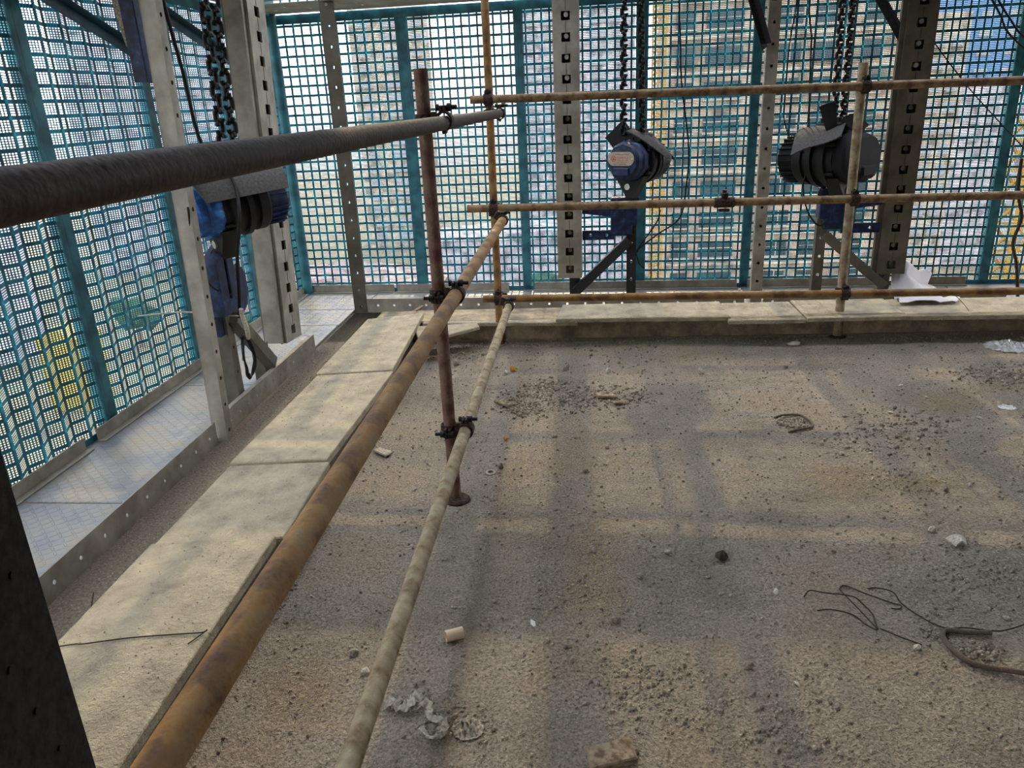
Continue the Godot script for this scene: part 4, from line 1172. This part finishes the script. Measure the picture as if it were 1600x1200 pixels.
# ------------------------------------------------------------------ debris
func crumple(c: Vector3, s: Vector3, seed_: int, res := 14) -> MB:
	# crumpled film: a folded sheet whose creases come from cellular noise
	var f := FastNoiseLite.new()
	f.seed = seed_; f.noise_type = FastNoiseLite.TYPE_CELLULAR; f.frequency = 0.28
	f.cellular_return_type = FastNoiseLite.RETURN_DISTANCE
	var rows := []
	for r in res + 1:
		var line := []
		for k in res + 1:
			var u := float(k) / res * 2.0 - 1.0; var w := float(r) / res * 2.0 - 1.0
			var rr := maxf(absf(u), absf(w)); var l := maxf(Vector2(u, w).length(), 1e-4)
			var q := Vector2(u, w) / l * rr
			q *= 1.0 + 0.25 * f.get_noise_2d(k * 1.3 + 60.0, r * 1.3)
			var y := (0.55 + 0.9 * f.get_noise_2d(k * 1.9, r * 1.9)) * (1.0 - rr * rr * 0.9) + 0.12 * absf(f.get_noise_2d(k * 3.0, r * 3.0 + 40.0))
			line.append(c + Vector3(q.x * s.x, maxf(y, 0.02) * s.y, q.y * s.z))
		rows.append(line)
	return draped("", rows, 0.0012, null, null)

func ribbon(pts: Array, w: float, seed_: int) -> MB:
	var rng := RandomNumberGenerator.new()
	rng.seed = seed_
	var p := curve(pts, 5)
	var rows := []
	for k in p.size():
		var t := (p[mini(k + 1, p.size() - 1)] - p[maxi(k - 1, 0)]).normalized()
		var s := Vector3.UP.cross(t).normalized()
		var tilt := rng.randf_range(-0.5, 1.0)
		var d := (s + Vector3.UP * tilt).normalized() * w * rng.randf_range(0.6, 1.1)
		rows.append([p[k] - d * 0.5 + Vector3.UP * 0.011, p[k] + Vector3.UP * rng.randf_range(0.010, 0.02), p[k] + d * 0.5 + Vector3.UP * 0.011])
	return draped("", rows, 0.0012, null, null)

func debris():
	var rng := RandomNumberGenerator.new()
	var F := func(x: float, z: float, dy := 0.0): return Vector3(x, floor_y(x, z) + dy, z)
	# lone stones, chips and scraps: [name, x, z, half-size, material, label, category]
	var L := [
		["brick_fragment", 0.347, -1.775, Vector3(0.026, 0.015, 0.018), M.brick, "dark brown brick fragment alone in the middle of the floor", "brick fragment"],
		["stone", 0.978, -3.581, Vector3(0.038, 0.015, 0.025), M.stone_pale, "flat pale stone at the foot of the kerb, left of the right upright", "stone"],
		["stone", 0.868, -3.272, Vector3(0.012, 0.010, 0.012), M.stone_dark, "small dark stone near the far kerb, below the flat pale stone", "stone"],
		["stone", -0.006, -2.271, Vector3(0.010, 0.011, 0.010), M.stone_dark, "small dark upright stone with a shadow, right of the band of shade", "stone"],
		["stone", -0.113, -2.546, Vector3(0.013, 0.008, 0.010), M.stone_pale, "round pale pebble just below the rubble patch", "stone"],
		["stone", 0.070, -2.452, Vector3(0.010, 0.009, 0.009), M.stone, "small grey stone right of the round pale pebble", "stone"],
		["stone", -0.285, -2.29, Vector3(0.013, 0.010, 0.012), M.stone_dark, "dark stone beside the steel washer near the maroon upright", "stone"],
		["stone", 0.01, -1.80, Vector3(0.014, 0.010, 0.012), M.stone, "grey clod left of the brick fragment, in open floor", "stone"],
		["stone", 0.21, -1.79, Vector3(0.011, 0.007, 0.010), M.stone_pale, "pale crumb of mortar just left of the brick fragment", "stone"],
		["stone", 0.13, -1.68, Vector3(0.010, 0.008, 0.009), M.stone_pale, "pale crumb of mortar below left of the brick fragment", "stone"],
		["stone", 0.06, -1.50, Vector3(0.016, 0.010, 0.013), M.stone, "knobbly grey clod right of the white capsule", "stone"],
		["stone", -0.095, -1.43, Vector3(0.009, 0.008, 0.009), M.stone_pale, "grey pebble just below the white capsule", "stone"],
		["stone", 0.335, -1.36, Vector3(0.014, 0.012, 0.012), M.stone, "grey clod left of the wire tangle", "stone"],
		["stone", 0.80, -2.48, Vector3(0.012, 0.008, 0.010), M.stone_pale, "beige pebble just below the half-buried rebar frame", "stone"],
		["stone", 0.84, -2.40, Vector3(0.009, 0.007, 0.009), M.stone_pale, "beige pebble below another, right of the half-buried rebar frame", "stone"],
		["stone", 1.06, -2.14, Vector3(0.018, 0.007, 0.012), M.stone_dark, "dark clod in the right half of the floor, above the white tile chip", "stone"],
		["stone", -0.60, -3.36, Vector3(0.022, 0.012, 0.018), M.stone_pale, "pale stone by the skewed board at the inner corner", "stone"],
		["stone", -0.525, -1.37, Vector3(0.013, 0.010, 0.012), M.stone, "grey clod between the middle and lowest left rails", "stone"],
		["mortar_crumb", -0.484, -1.312, Vector3(0.012, 0.010, 0.011), M.white, "yellowish white crumb beside the lowest left rail", "crumb"],
		["orange_scrap", -0.292, -2.52, Vector3(0.009, 0.008, 0.009), plain(Color(0.80, 0.45, 0.15), 0.6), "bright orange scrap right of the maroon upright", "scrap"],
		["foam_scrap", -0.328, -3.265, Vector3(0.022, 0.014, 0.016), plain(Color(0.66, 0.50, 0.16), 0.8), "yellow crumpled foam scrap near the lowest left rail's far end", "scrap"],
		["plaster_scrap", -0.356, -3.235, Vector3(0.020, 0.006, 0.016), M.white, "white plaster scrap touching the yellow foam scrap", "scrap"],
		["plaster_cube", 0.497, -3.211, Vector3(0.024, 0.013, 0.014), M.white, "blocky white plaster lump alone near the far kerb", "lump"],
		["tile_shard", 0.095, -3.227, Vector3(0.022, 0.011, 0.012), M.white, "white tile shard left of the blocky white lump", "shard"],
		["tile_shard", -0.095, -3.26, Vector3(0.036, 0.007, 0.014), M.paper, "long off-white shard by the rubble patch near the far kerb", "shard"],
		["capsule_plug", -0.131, -1.495, Vector3(0.012, 0.006, 0.006), plain(Color(0.92, 0.91, 0.88), 0.5), "small bright white oblong plug in the shade band", "plug"],
		["tile_shard", 0.931, -1.917, Vector3(0.013, 0.009, 0.009), M.white, "small white shard above the curved white tile chip", "shard"],
		["tile_shard", 0.702, -1.427, Vector3(0.014, 0.007, 0.010), M.white, "white shard at the end of the wire, left of the bent rebar", "shard"],
	]
	var n := 0
	for f in L:
		rng.seed = 100 + n
		n += 1
		var b := MB.new()
		b.rock(F.call(f[1], f[2], f[3].y * 0.55), f[3], rng)
		single(f[0], b, f[4], f[5], f[6])
	# tiny white chips here and there
	var chip_where := ["above the painted light patch on the right", "near the clear plastic scrap", "above the right-hand grit patch", "below the small rebar frame, to its right", "highest of those near the right upright", "right of the small rebar frame", "left of the clear plastic scrap", "right of the dark clod", "left of the hairpin wire", "right of the long wire", "below the hairpin wire", "beside another above the right-hand grit patch", "in the middle of the far floor", "between the lowest rail and the maroon upright"]
	var chips := [Vector2(1.308, -2.90), Vector2(1.407, -2.695), Vector2(0.937, -2.381), Vector2(0.876, -2.218), Vector2(1.261, -3.036), Vector2(1.119, -2.749), Vector2(1.286, -2.777), Vector2(1.142, -2.172), Vector2(0.452, -1.628), Vector2(0.938, -1.536), Vector2(0.422, -1.31), Vector2(0.93, -2.40), Vector2(0.30, -2.62), Vector2(-0.44, -2.35)]
	for ci in chips.size():
		var p: Vector2 = chips[ci]
		rng.seed = n; n += 1
		var b := MB.new()
		b.rock(F.call(p.x, p.y, 0.003), Vector3(0.011, 0.004, 0.007) * rng.randf_range(0.7, 1.2), rng)
		single("white_chip", b, M.white, "tiny white chip on the floor, " + chip_where[ci], "chip", "tiny white chips on the floor")
	# curved tile chip
	var b := MB.new()
	var rows := []
	for r in 7:
		var line := []
		for c in 7:
			var u := c / 6.0 - 0.5; var w := r / 6.0 - 0.5
			line.append(F.call(0.97 + u * 0.05 * (1.0 - 0.5 * (w + 0.5)), -1.85 + w * 0.034, 0.006 + 0.014 * (1.0 - 4.0 * u * u)))
		rows.append(line)
	single("tile_chip", draped("", rows, 0.004, null, null), M.white, "curved white tile chip in the right half of the floor", "chip")
	# plastic sleeve: short tube
	b = MB.new()
	b.pipe(F.call(-0.325, -1.424, 0.013), F.call(-0.288, -1.441, 0.013), 0.0135, 0.002, 20)
	single("plastic_sleeve", b, plain(Color(0.86, 0.77, 0.64), 0.5), "short cream plastic sleeve lying right of the lowest left rail", "sleeve")
	# flat offcuts
	slab_board("wood_offcut", [Vector2(-0.009, -1.115), Vector2(0.075, -1.142), Vector2(0.086, -1.093), Vector2(-0.002, -1.063)], 0.018, 0.014, "weathered rectangular wood offcut at the bottom edge of the picture", "", M.wood)
	slab_board("tile_offcut", [Vector2(-0.752, -2.422), Vector2(-0.735, -2.445), Vector2(-0.680, -2.411), Vector2(-0.699, -2.378)], 0.011, 0.008, "flat pale offcut beside the yellow-brown middle rail", "", M.paper)
	slab_board("wood_sliver", [Vector2(-0.373, -2.881), Vector2(-0.345, -2.905), Vector2(-0.290, -2.845), Vector2(-0.312, -2.822)], 0.013, 0.008, "pale wood sliver left of the rubble patch", "", M.wood)
	slab_board("wood_sliver", [Vector2(0.033, -2.952), Vector2(0.115, -2.935), Vector2(0.124, -2.905), Vector2(0.045, -2.918)], 0.015, 0.009, "long pale wood sliver on the rubble patch", "", M.wood)
	slab_board("wood_sliver", [Vector2(0.104, -2.866), Vector2(0.146, -2.866), Vector2(0.143, -2.846), Vector2(0.108, -2.844)], 0.014, 0.009, "small wood sliver just below the long one on the rubble patch", "", M.wood)
	# washer
	b = MB.new()
	b.x = Transform3D(Basis(Vector3.RIGHT, 0.12), F.call(-0.316, -2.258, 0.004))
	b.lathe(PackedVector2Array([Vector2(0.009, 0.002), Vector2(0.017, 0.002), Vector2(0.017, -0.002), Vector2(0.009, -0.002), Vector2(0.009, 0.002)]), 20)
	single("washer", b, M.stone_pale, "flat dusty washer on the floor near the maroon upright", "washer")
	# rebar loops
	var lp := func(l: Array, y: float) -> Array:
		var o := []
		for p in l: o.append(F.call(p[0], p[1], y + (p[2] if p.size() > 2 else 0.0)))
		return o
	b = MB.new()
	b.tube(curve(lp.call([[0.690, -2.70, -0.004], [0.72, -2.715], [0.775, -2.722], [0.795, -2.705], [0.808, -2.645], [0.80, -2.61], [0.775, -2.598], [0.74, -2.585], [0.712, -2.578, -0.003]], 0.006)), 0.0045, 8)
	single("rebar_loop", b, M.rebar, "small half-buried rebar frame in the upper right floor", "rebar")
	b = MB.new()
	b.tube(curve(lp.call([[0.875, -1.474, 0.002], [0.83, -1.478], [0.79, -1.484], [0.772, -1.470], [0.767, -1.445], [0.773, -1.41], [0.789, -1.38], [0.82, -1.366], [0.85, -1.357], [0.88, -1.347, 0.004]], 0.007)), 0.0058, 9)
	single("rebar_loop", b, M.rebar, "bent rusty rebar hook at the lower right, around a little pile of grit", "rebar")
	# wires
	var wires := [
		[[[0.512, -1.604], [0.528, -1.617, 0.01], [0.56, -1.612, 0.008], [0.62, -1.599, 0.01], [0.641, -1.582], [0.650, -1.545], [0.645, -1.51], [0.638, -1.482], [0.619, -1.506], [0.604, -1.538], [0.561, -1.549, 0.006], [0.528, -1.552]], "thin rusty wire bent into a hairpin on the right half of the floor"],
		[[[0.640, -1.484], [0.621, -1.557, 0.006], [0.604, -1.618, 0.008], [0.607, -1.644], [0.623, -1.658], [0.656, -1.620, 0.006], [0.706, -1.596], [0.727, -1.582], [0.717, -1.567], [0.700, -1.569]], "thin rusty wire looping from the hairpin wire"],
		[[[0.673, -1.648], [0.696, -1.652], [0.724, -1.626, 0.006], [0.731, -1.592], [0.755, -1.538], [0.786, -1.497], [0.83, -1.49, 0.006], [0.872, -1.482, 0.006], [0.91, -1.487, 0.006], [0.98, -1.52]], "long thin wire running past the bent rebar to the frame edge"],
		[[[0.648, -1.489], [0.673, -1.464, 0.004], [0.70, -1.45], [0.716, -1.438]], "short straight wire leading to the white shard"]]
	for f in wires:
		b = MB.new()
		b.tube(curve(lp.call(f[0], 0.003)), 0.0016, 5)
		single("tie_wire", b, M.wire, f[1], "wire")
	cable("tie_wire", [Vector3(-1.09, 0.142, -1.203), Vector3(-1.05, 0.1415, -1.215), Vector3(-1.03, 0.144, -1.213), Vector3(-0.95, 0.142, -1.236), Vector3(-0.86, 0.142, -1.25), Vector3(-0.80, 0.143, -1.257), Vector3(-0.79, 0.146, -1.262), Vector3(-0.80, 0.143, -1.245), Vector3(-0.812, 0.142, -1.222)], 0.0014, M.wire, "thin rusty wire lying across the large left cement board", "wire")
	cable("tie_wire", [Vector3(-1.14, 0.02, -1.40), Vector3(-1.15, 0.07, -1.40), Vector3(-1.145, 0.12, -1.42)], 0.0012, M.wire, "single pale wire end sticking up from the dirt by the left toe plate", "wire")
	cable("tie_wire", [Vector3(1.79, 0.126, -3.68), Vector3(1.77, 0.16, -3.72), Vector3(1.72, 0.22, -3.80)], 0.0014, M.wire, "thin twig-like wire standing up from the far kerb board on the right", "wire")
	b = MB.new()
	b.bar(Vector3(-1.02, 0.035, -4.02), Vector3(-0.93, 0.06, -4.24), 0.02, 0.012)
	single("wood_batten", b, M.wood, "small dark batten leaning at the corner behind the last left board", "batten")
	# torn paper strips and crumpled film
	single("paper_strip", ribbon([F.call(-0.43, -1.222), F.call(-0.395, -1.215), F.call(-0.38, -1.203, 0.004), F.call(-0.36, -1.208, 0.01), F.call(-0.345, -1.24, 0.012), F.call(-0.35, -1.25, 0.02)], 0.03, 5), M.paper, "torn off-white paper strip beside the lowest left rail", "paper")
	single("paper_strip", ribbon([F.call(-0.36, -1.205), F.call(-0.325, -1.212, 0.004), F.call(-0.315, -1.18), F.call(-0.285, -1.164, 0.006), F.call(-0.282, -1.14), F.call(-0.305, -1.127), F.call(-0.328, -1.152)], 0.02, 9), M.paper, "curled off-white paper strip, left of the crumpled ball", "paper")
	single("crumpled_paper", crumple(F.call(-0.237, -1.16, 0.0), Vector3(0.036, 0.062, 0.034), 21), M.paper, "crumpled off-white paper ball in the lower middle of the floor", "paper")
	var bag := thing("plastic_bag", "clear crumpled plastic bag on the floor at the right edge near the kerb", "bag", F.call(1.90, -3.50))
	build("film", crumple(Vector3.ZERO, Vector3(0.12, 0.115, 0.10), 31, 18), M.film, bag)
	build("film", crumple(Vector3(0.01, 0.002, 0.0), Vector3(0.09, 0.085, 0.07), 37, 16), M.film, bag)
	var cs := crumple(F.call(1.547, -2.79), Vector3(0.035, 0.028, 0.03), 41, 8)
	single("plastic_scrap", cs, M.film, "small clear plastic scrap on the floor near the right edge", "plastic scrap")
	# white plastic sheet over the far toe plate, sliding down onto the kerb boards
	rows = []
	var fn := FastNoiseLite.new()
	fn.seed = 51; fn.frequency = 0.09
	var prof := [Vector2(0.165, -4.36), Vector2(0.155, -4.30), Vector2(0.118, -4.24), Vector2(0.112, -4.18), Vector2(0.10, -4.09), Vector2(0.085, -4.01), Vector2(0.12, -3.94), Vector2(0.134, -3.86), Vector2(0.133, -3.80)]
	for r in prof.size():
		var line := []
		for c in 15:
			var u := c / 14.0
			var hump := exp(-pow((u - 0.40) / 0.22, 2.0)) * 0.055 * (1.0 if r < 5 else 0.2)
			var xl := lerpf(1.68, 1.52, r / 8.0); var xr := lerpf(1.86, 1.80, r / 8.0) + 0.02 * sin(r * 2.1)
			line.append(Vector3(lerpf(xl, xr, u), prof[r].x + hump + 0.012 * fn.get_noise_2d(c * 5.0, r * 5.0) + 0.008, prof[r].y + 0.01 * fn.get_noise_2d(c * 6.0 + 90.0, r * 4.0)))
		rows.append(line)
	single("plastic_sheet", draped("", rows, 0.0015, null, null), M.sheet, "white plastic sheet draped over the far toe plate, right of the right hoist", "sheet")
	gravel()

func gravel():
	# loose grit that nobody could count; three tones, scattered and heaped
	var rng := RandomNumberGenerator.new()
	rng.seed = 5
	var heaps := [[-0.04, -2.95, 0.16, 260], [-0.24, -2.81, 0.10, 160], [1.70, -3.13, 0.16, 260], [-0.15, -3.08, 0.10, 110], [0.15, -2.93, 0.12, 120], [0.83, -1.42, 0.035, 110], [0.75, -2.65, 0.05, 90], [-0.27, -2.95, 0.12, 90], [1.0, -2.5, 0.2, 110], [0.75, -1.48, 0.03, 30], [-0.02, -1.62, 0.10, 90], [0.10, -1.30, 0.14, 160], [0.35, -1.2, 0.14, 120], [0.95, -1.70, 0.16, 130], [1.15, -2.65, 0.15, 90], [-0.62, -3.5, 0.12, 80], [0.15, -3.60, 0.25, 80], [-0.26, -1.17, 0.06, 70], [0.95, -2.2, 0.12, 60]]
	var mats := [M.stone, M.stone_dark, M.stone_pale]
	var names := ["grey", "dark brown", "pale"]
	for k in 3:
		var xf := []
		for h in heaps:
			for q in int(h[3] / 3.0 * 2.6):
				var a := rng.randf() * TAU; var d: float = h[2] * sqrt(rng.randf()) * rng.randf_range(0.5, 1.6)
				xf.append([h[0] + cos(a) * d, h[1] + sin(a) * d * 0.8, (0.0014 + 0.0055 * pow(rng.randf(), 4.0)) * (1.45 if h[1] < -2.4 else 1.0), 0.0])
		for q in 9000:
			xf.append([rng.randf_range(-0.85, 2.9), -3.72 + 3.1 * rng.randf(), 0.0009 + 0.0050 * pow(rng.randf(), 4.5), 0.0])
		for q in 420:   # along the kerb foot and in the dirt strips
			xf.append([rng.randf_range(-0.8, 3.0), rng.randf_range(-3.71, -3.62), rng.randf_range(0.0015, 0.005), 0.0])
			xf.append([rng.randf_range(-1.33, -1.11), rng.randf_range(-3.7, -0.9), rng.randf_range(0.001, 0.004), 0.014])
			xf.append([rng.randf_range(-1.0, 2.8), rng.randf_range(-4.2, -3.95), rng.randf_range(0.0015, 0.005), 0.014])
		for q in 200: xf.append([rng.randf_range(-1.08, -0.82), rng.randf_range(-3.6, -0.8), rng.randf_range(0.0008, 0.0024), 0.139])
		scatter("gravel", "%s loose grit scattered and heaped over the slab" % names[k], xf, mats[k], rng, 60 + k)
	# warm light patches painted with fine yellowish sandy grains, denser towards the middle
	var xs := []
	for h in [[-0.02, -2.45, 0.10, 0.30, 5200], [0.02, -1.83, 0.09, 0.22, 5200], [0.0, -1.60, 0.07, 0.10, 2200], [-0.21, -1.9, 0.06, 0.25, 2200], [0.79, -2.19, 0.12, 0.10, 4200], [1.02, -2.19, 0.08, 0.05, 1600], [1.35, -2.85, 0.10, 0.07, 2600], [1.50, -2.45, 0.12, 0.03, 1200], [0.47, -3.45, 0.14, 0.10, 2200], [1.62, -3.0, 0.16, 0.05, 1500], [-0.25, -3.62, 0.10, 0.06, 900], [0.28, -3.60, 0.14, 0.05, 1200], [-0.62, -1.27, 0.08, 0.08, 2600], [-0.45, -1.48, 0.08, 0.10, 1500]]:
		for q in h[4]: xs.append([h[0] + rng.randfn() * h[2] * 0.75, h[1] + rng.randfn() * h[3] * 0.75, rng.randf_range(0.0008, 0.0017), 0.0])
	scatter("light_patch_grains", "fine sandy grains painting soft patches of warm light on the slab", xs, plain(Color(0.72, 0.645, 0.50), 0.95), rng, 80)

func scatter(called: String, label: String, xf: Array, mt: Material, rng: RandomNumberGenerator, seed_: int):
	var b := MB.new()
	var r2 := RandomNumberGenerator.new()
	r2.seed = seed_
	b.rock(Vector3.ZERO, Vector3(1.0, 0.7, 0.85), r2)
	var mm := MultiMesh.new()
	mm.transform_format = MultiMesh.TRANSFORM_3D
	mm.mesh = b.mesh()
	mm.instance_count = xf.size()
	for q in xf.size():
		var e = xf[q]
		var y: float = e[3] if e[3] > 0.0 else floor_y(e[0], e[1])
		mm.set_instance_transform(q, Transform3D(Basis(Vector3(rng.randf() - 0.5, rng.randf() + 0.2, rng.randf() - 0.5).normalized(), rng.randf() * TAU).scaled(Vector3.ONE * e[2]), Vector3(e[0], y + e[2] * 0.35, e[1])))
	var o := MultiMeshInstance3D.new()
	o.multimesh = mm
	o.material_override = mt
	o.name = numbered(called)
	add_child(o)
	o.set_meta("kind", "stuff")
	tag(o, label, called)

# ------------------------------------------------------------------ the town outside
func tower(label: String, at: Vector3, turn: float, w: float, h: float, d: float, wall: Material, cols: Array, storey: float, first: float, win_h: float, band: Material = null):
	# at = foot of the front face's middle; windows on the front (local +z)
	var o := thing("apartment_tower", label, "building", at)
	o.rotation.y = turn
	var b := MB.new()
	b.box(Vector3(0, h * 0.5, -d * 0.5), Vector3(w, h, d), 0.05)
	build("wall", b, wall, o)
	var n := int((h - first) / storey)
	var panes := {}
	for c in cols:
		var key := "%.2f" % c[1]
		if not panes.has(key):
			var f := MB.new()
			f.box(Vector3(0, win_h * 0.5, 0.03), Vector3(c[1], win_h, 0.08), 0.01)
			var g := MB.new()
			g.box(Vector3(0, -0.12, 0.2), Vector3(c[1] + 0.3, 0.16, 0.45), 0.01)
			g.box(Vector3(0, win_h * 0.5, 0.09), Vector3(0.07, win_h, 0.06), 0.01)
			g.box(Vector3(0, win_h * 0.62, 0.09), Vector3(c[1], 0.07, 0.06), 0.01)
			panes[key] = [f.mesh(), g.mesh()]
	for k in n:
		var y := first + k * storey
		if y > 60.0: break
		for c in cols:
			var p = panes["%.2f" % c[1]]
			var wn := put("window", p[0], M.glass if band else M.glass_pale, o, Transform3D(Basis.IDENTITY, Vector3(c[0], y, 0)))
			put("window_frame", p[1], M.frame, wn)
		if band:
			var g := MB.new()
			g.box(Vector3(0, y - 0.75, 0.12), Vector3(w + 0.1, 0.25, 0.3), 0.02)
			build("floor_band", g, band, o)
	return o

func lattice_mast(label: String, foot: Vector3, h: float, s: float, mt: Material, turn := 0.0):
	var o := thing("lattice_mast", label, "mast", foot)
	o.rotation.y = turn
	for sx in [-1, 1]:
		for sz in [-1, 1]:
			var b := MB.new()
			b.box(Vector3(sx * s * 0.5, h * 0.5, sz * s * 0.5), Vector3(s * 0.16, h, s * 0.16), 0.005)
			build("leg", b, mt, o)
	var b2 := MB.new()
	var n := int(h / s)
	for k in n:
		for q in 4:
			var a := Vector3(-s * 0.5, k * s, s * 0.5).rotated(Vector3.UP, q * PI / 2); var c := Vector3(s * 0.5, (k + 1) * s, s * 0.5).rotated(Vector3.UP, q * PI / 2)
			a.y = k * s; c.y = (k + 1) * s
			b2.bar(a, c, s * 0.09, s * 0.09)
			b2.bar(Vector3(a.x, a.y, a.z), Vector3(c.x, a.y, c.z), s * 0.09, s * 0.09)
	var l := build("lattice", b2, mt, o)
	l.set_meta("kind", "stuff")

func outside():
	M.glass = plain(Color(0.15, 0.20, 0.22), 0.3)
	M.glass_pale = plain(Color(0.60, 0.63, 0.67), 0.4)
	M.frame = plain(Color(0.62, 0.60, 0.57), 0.6)
	var beige := mat(T.mottle, 0.05, Color(0.70, 0.63, 0.56), 0.9)
	var cream := mat(T.mottle, 0.05, Color(0.80, 0.76, 0.69), 0.9)
	var white := mat(T.mottle, 0.05, Color(0.80, 0.79, 0.83), 0.9)
	var pink := mat(T.mottle, 0.05, Color(0.74, 0.62, 0.61), 0.9)
	var g0 := -32.0
	var b := MB.new()
	b.box(Vector3(0, g0 - 0.5, -140), Vector3(700, 1.0, 560), 0.1)
	struct("ground", b, mat(T.board, 0.02, Color(0.74, 0.74, 0.70), 0.95), "pale construction ground far below the building", "ground")
	# our own building below this storey
	b = MB.new()
	b.box(Vector3(3.0, g0 * 0.5 - 0.15, 0.7), Vector3(8.0, -g0 - 0.3, 8.6), 0.05)
	struct("wall_lower", b, M.kerb, "concrete storeys of this building below the slab", "wall")
	tower("beige apartment tower facing the screen behind the right hoist, with dark windows", Vector3(18.9, g0, -80), 0.0, 21.4, 90.0, 14.0, beige, [[-9.3, 1.7], [-5.7, 3.4], [0.3, 2.0], [3.4, 1.8], [7.7, 1.7]], 3.05, 1.9, 1.45, cream)
	tower("slender pale tower seen right of the shadowed guide rail", Vector3(51.0, g0, -126), 0.0, 8.4, 42.0, 10.0, cream, [[-2.6, 1.4], [0.2, 1.6], [2.7, 1.4]], 3.0, 1.6, 1.4)
	tower("pale block at the right frame edge in front of the blue sky block", Vector3(73.5, g0, -150), 0.0, 16.0, 32.3, 14.0, white, [[-5, 1.4], [-2.2, 1.6], [0.8, 1.4], [3.6, 1.6]], 3.0, 1.6, 1.4)
	tower("tall blue block added in place of sky at the top right corner", Vector3(94, g0, -200), 0.0, 28.0, 90.0, 16.0, plain(Color(0.34, 0.48, 0.66), 0.4), [[-9, 3.0], [-3, 3.0], [3, 3.0], [9, 3.0]], 4.0, 2.0, 1.0)  # made-up block whose blue stands in for a patch of sky
	tower("faint white tower behind the yellow upright pole", Vector3(-2, g0, -210), 0.05, 30.0, 66.0, 16.0, white, [[-11, 2.6], [-6, 3.4], [0, 2.6], [6, 3.4], [11, 2.6]], 3.2, 2.0, 1.5)
	tower("faint cream tower seen left of the leaning maroon upright", Vector3(-44, g0, -190), 0.2, 18.0, 72.0, 14.0, cream, [[-6, 2.2], [0, 3.0], [6, 2.2]], 3.2, 2.0, 1.5)
	tower("faint white slab block seen through the corner of the screens", Vector3(-92, g0, -170), 0.5, 34.0, 60.0, 14.0, white, [[-13, 2.4], [-7, 3.0], [0, 2.4], [7, 3.0], [13, 2.4]], 3.2, 2.0, 1.5)
	tower("pale pinkish block seen through the left screen beyond the near post", Vector3(-92, g0, -92), 0.85, 34.0, 46.0, 14.0, white, [[-13, 2.4], [-7, 3.0], [0, 2.4], [7, 3.0], [13, 2.4]], 3.2, 2.0, 1.6)
	tower("pale block seen through the left screen next to the frame edge", Vector3(-84, g0, -46), 1.15, 30.0, 50.0, 14.0, cream, [[-11, 2.4], [-5, 3.0], [1, 2.4], [7, 3.0], [12, 2.0]], 3.2, 2.0, 1.6)
	# low buildings and site huts
	var lows := [[Vector3(-40, g0, -120), Vector3(34, 7, 14), pink, "long low pinkish building far below the corner"], [Vector3(-6, g0, -150), Vector3(44, 9, 16), white, "long low white building far below the yellow upright"], [Vector3(-22, g0, -95), Vector3(20, 4, 10), cream, "cream site shed far below the left rail's end"], [Vector3(-44, g0, -58), Vector3(9, 4, 10), plain(Color(0.26, 0.38, 0.58), 0.6), "blue-roofed site hut seen low through the left screen"], [Vector3(-62, g0, -84), Vector3(5, 9, 5), plain(Color(0.62, 0.55, 0.24), 0.6), "yellow site plant seen through the left screen"], [Vector3(-33, g0, -46), Vector3(5, 3, 9), plain(Color(0.28, 0.40, 0.58), 0.6), "blue container roof seen lowest through the left screen"], [Vector3(46, g0, -104), Vector3(14, 6, 12), plain(Color(0.20, 0.34, 0.52), 0.6), "blue low building beside the beige tower"]]
	for f in lows:
		b = MB.new()
		b.box(Vector3(0, f[1].y * 0.5, 0), f[1], 0.1)
		var o := thing("site_building", f[3], "building", f[0])
		build("wall", b, f[2], o)
		b = MB.new()
		b.prism(PackedVector2Array([Vector2(-f[1].x * 0.53, f[1].y), Vector2(f[1].x * 0.53, f[1].y), Vector2(0, f[1].y + 1.6)]), -f[1].z * 0.53, f[1].z * 0.53)
		build("roof", b, f[2], o)
	# trees
	var green := mat(T.fine, 0.6, Color(0.24, 0.33, 0.21), 0.9)
	var rng := RandomNumberGenerator.new()
	var spots := [Vector3(-68, g0, -108), Vector3(-47, g0, -100), Vector3(-38, g0, -103), Vector3(-24, g0, -107), Vector3(-13, g0, -109), Vector3(-6, g0, -116), Vector3(2, g0, -106), Vector3(9, g0, -112)]
	var ranks := ["leftmost of the row", "second from the left", "third from the left", "fourth from the left, behind the cream shed", "fifth from the left", "sixth from the left", "seventh from the left", "rightmost of the row"]
	for k in spots.size():
		rng.seed = 900 + k
		var o := thing("street_tree", "green street tree outside far below, " + ranks[k], "tree", spots[k], "street trees far below")
		b = MB.new()
		b.tube(PackedVector3Array([Vector3.ZERO, Vector3(0, 3.0, 0)]), 0.25, 8)
		build("trunk", b, M.wood, o)
		b = MB.new()
		for q in 7: b.rock(Vector3(rng.randf_range(-2, 2), 5.0 + rng.randf_range(-1.4, 1.8), rng.randf_range(-2, 2)), Vector3(2.2, 1.9, 2.2) * rng.randf_range(0.7, 1.1), rng)
		build("crown", b, green, o)
	var yel := plain(Color(0.66, 0.50, 0.12), 0.5)
	lattice_mast("slim yellow hoist mast standing in front of the beige tower", Vector3(4.05, g0, -45), 70.0, 0.55, yel, 0.2)
	lattice_mast("broad yellow site hoist mast at the right frame edge", Vector3(15.75, g0, -30), 32.0, 1.0, yel, 0.3)
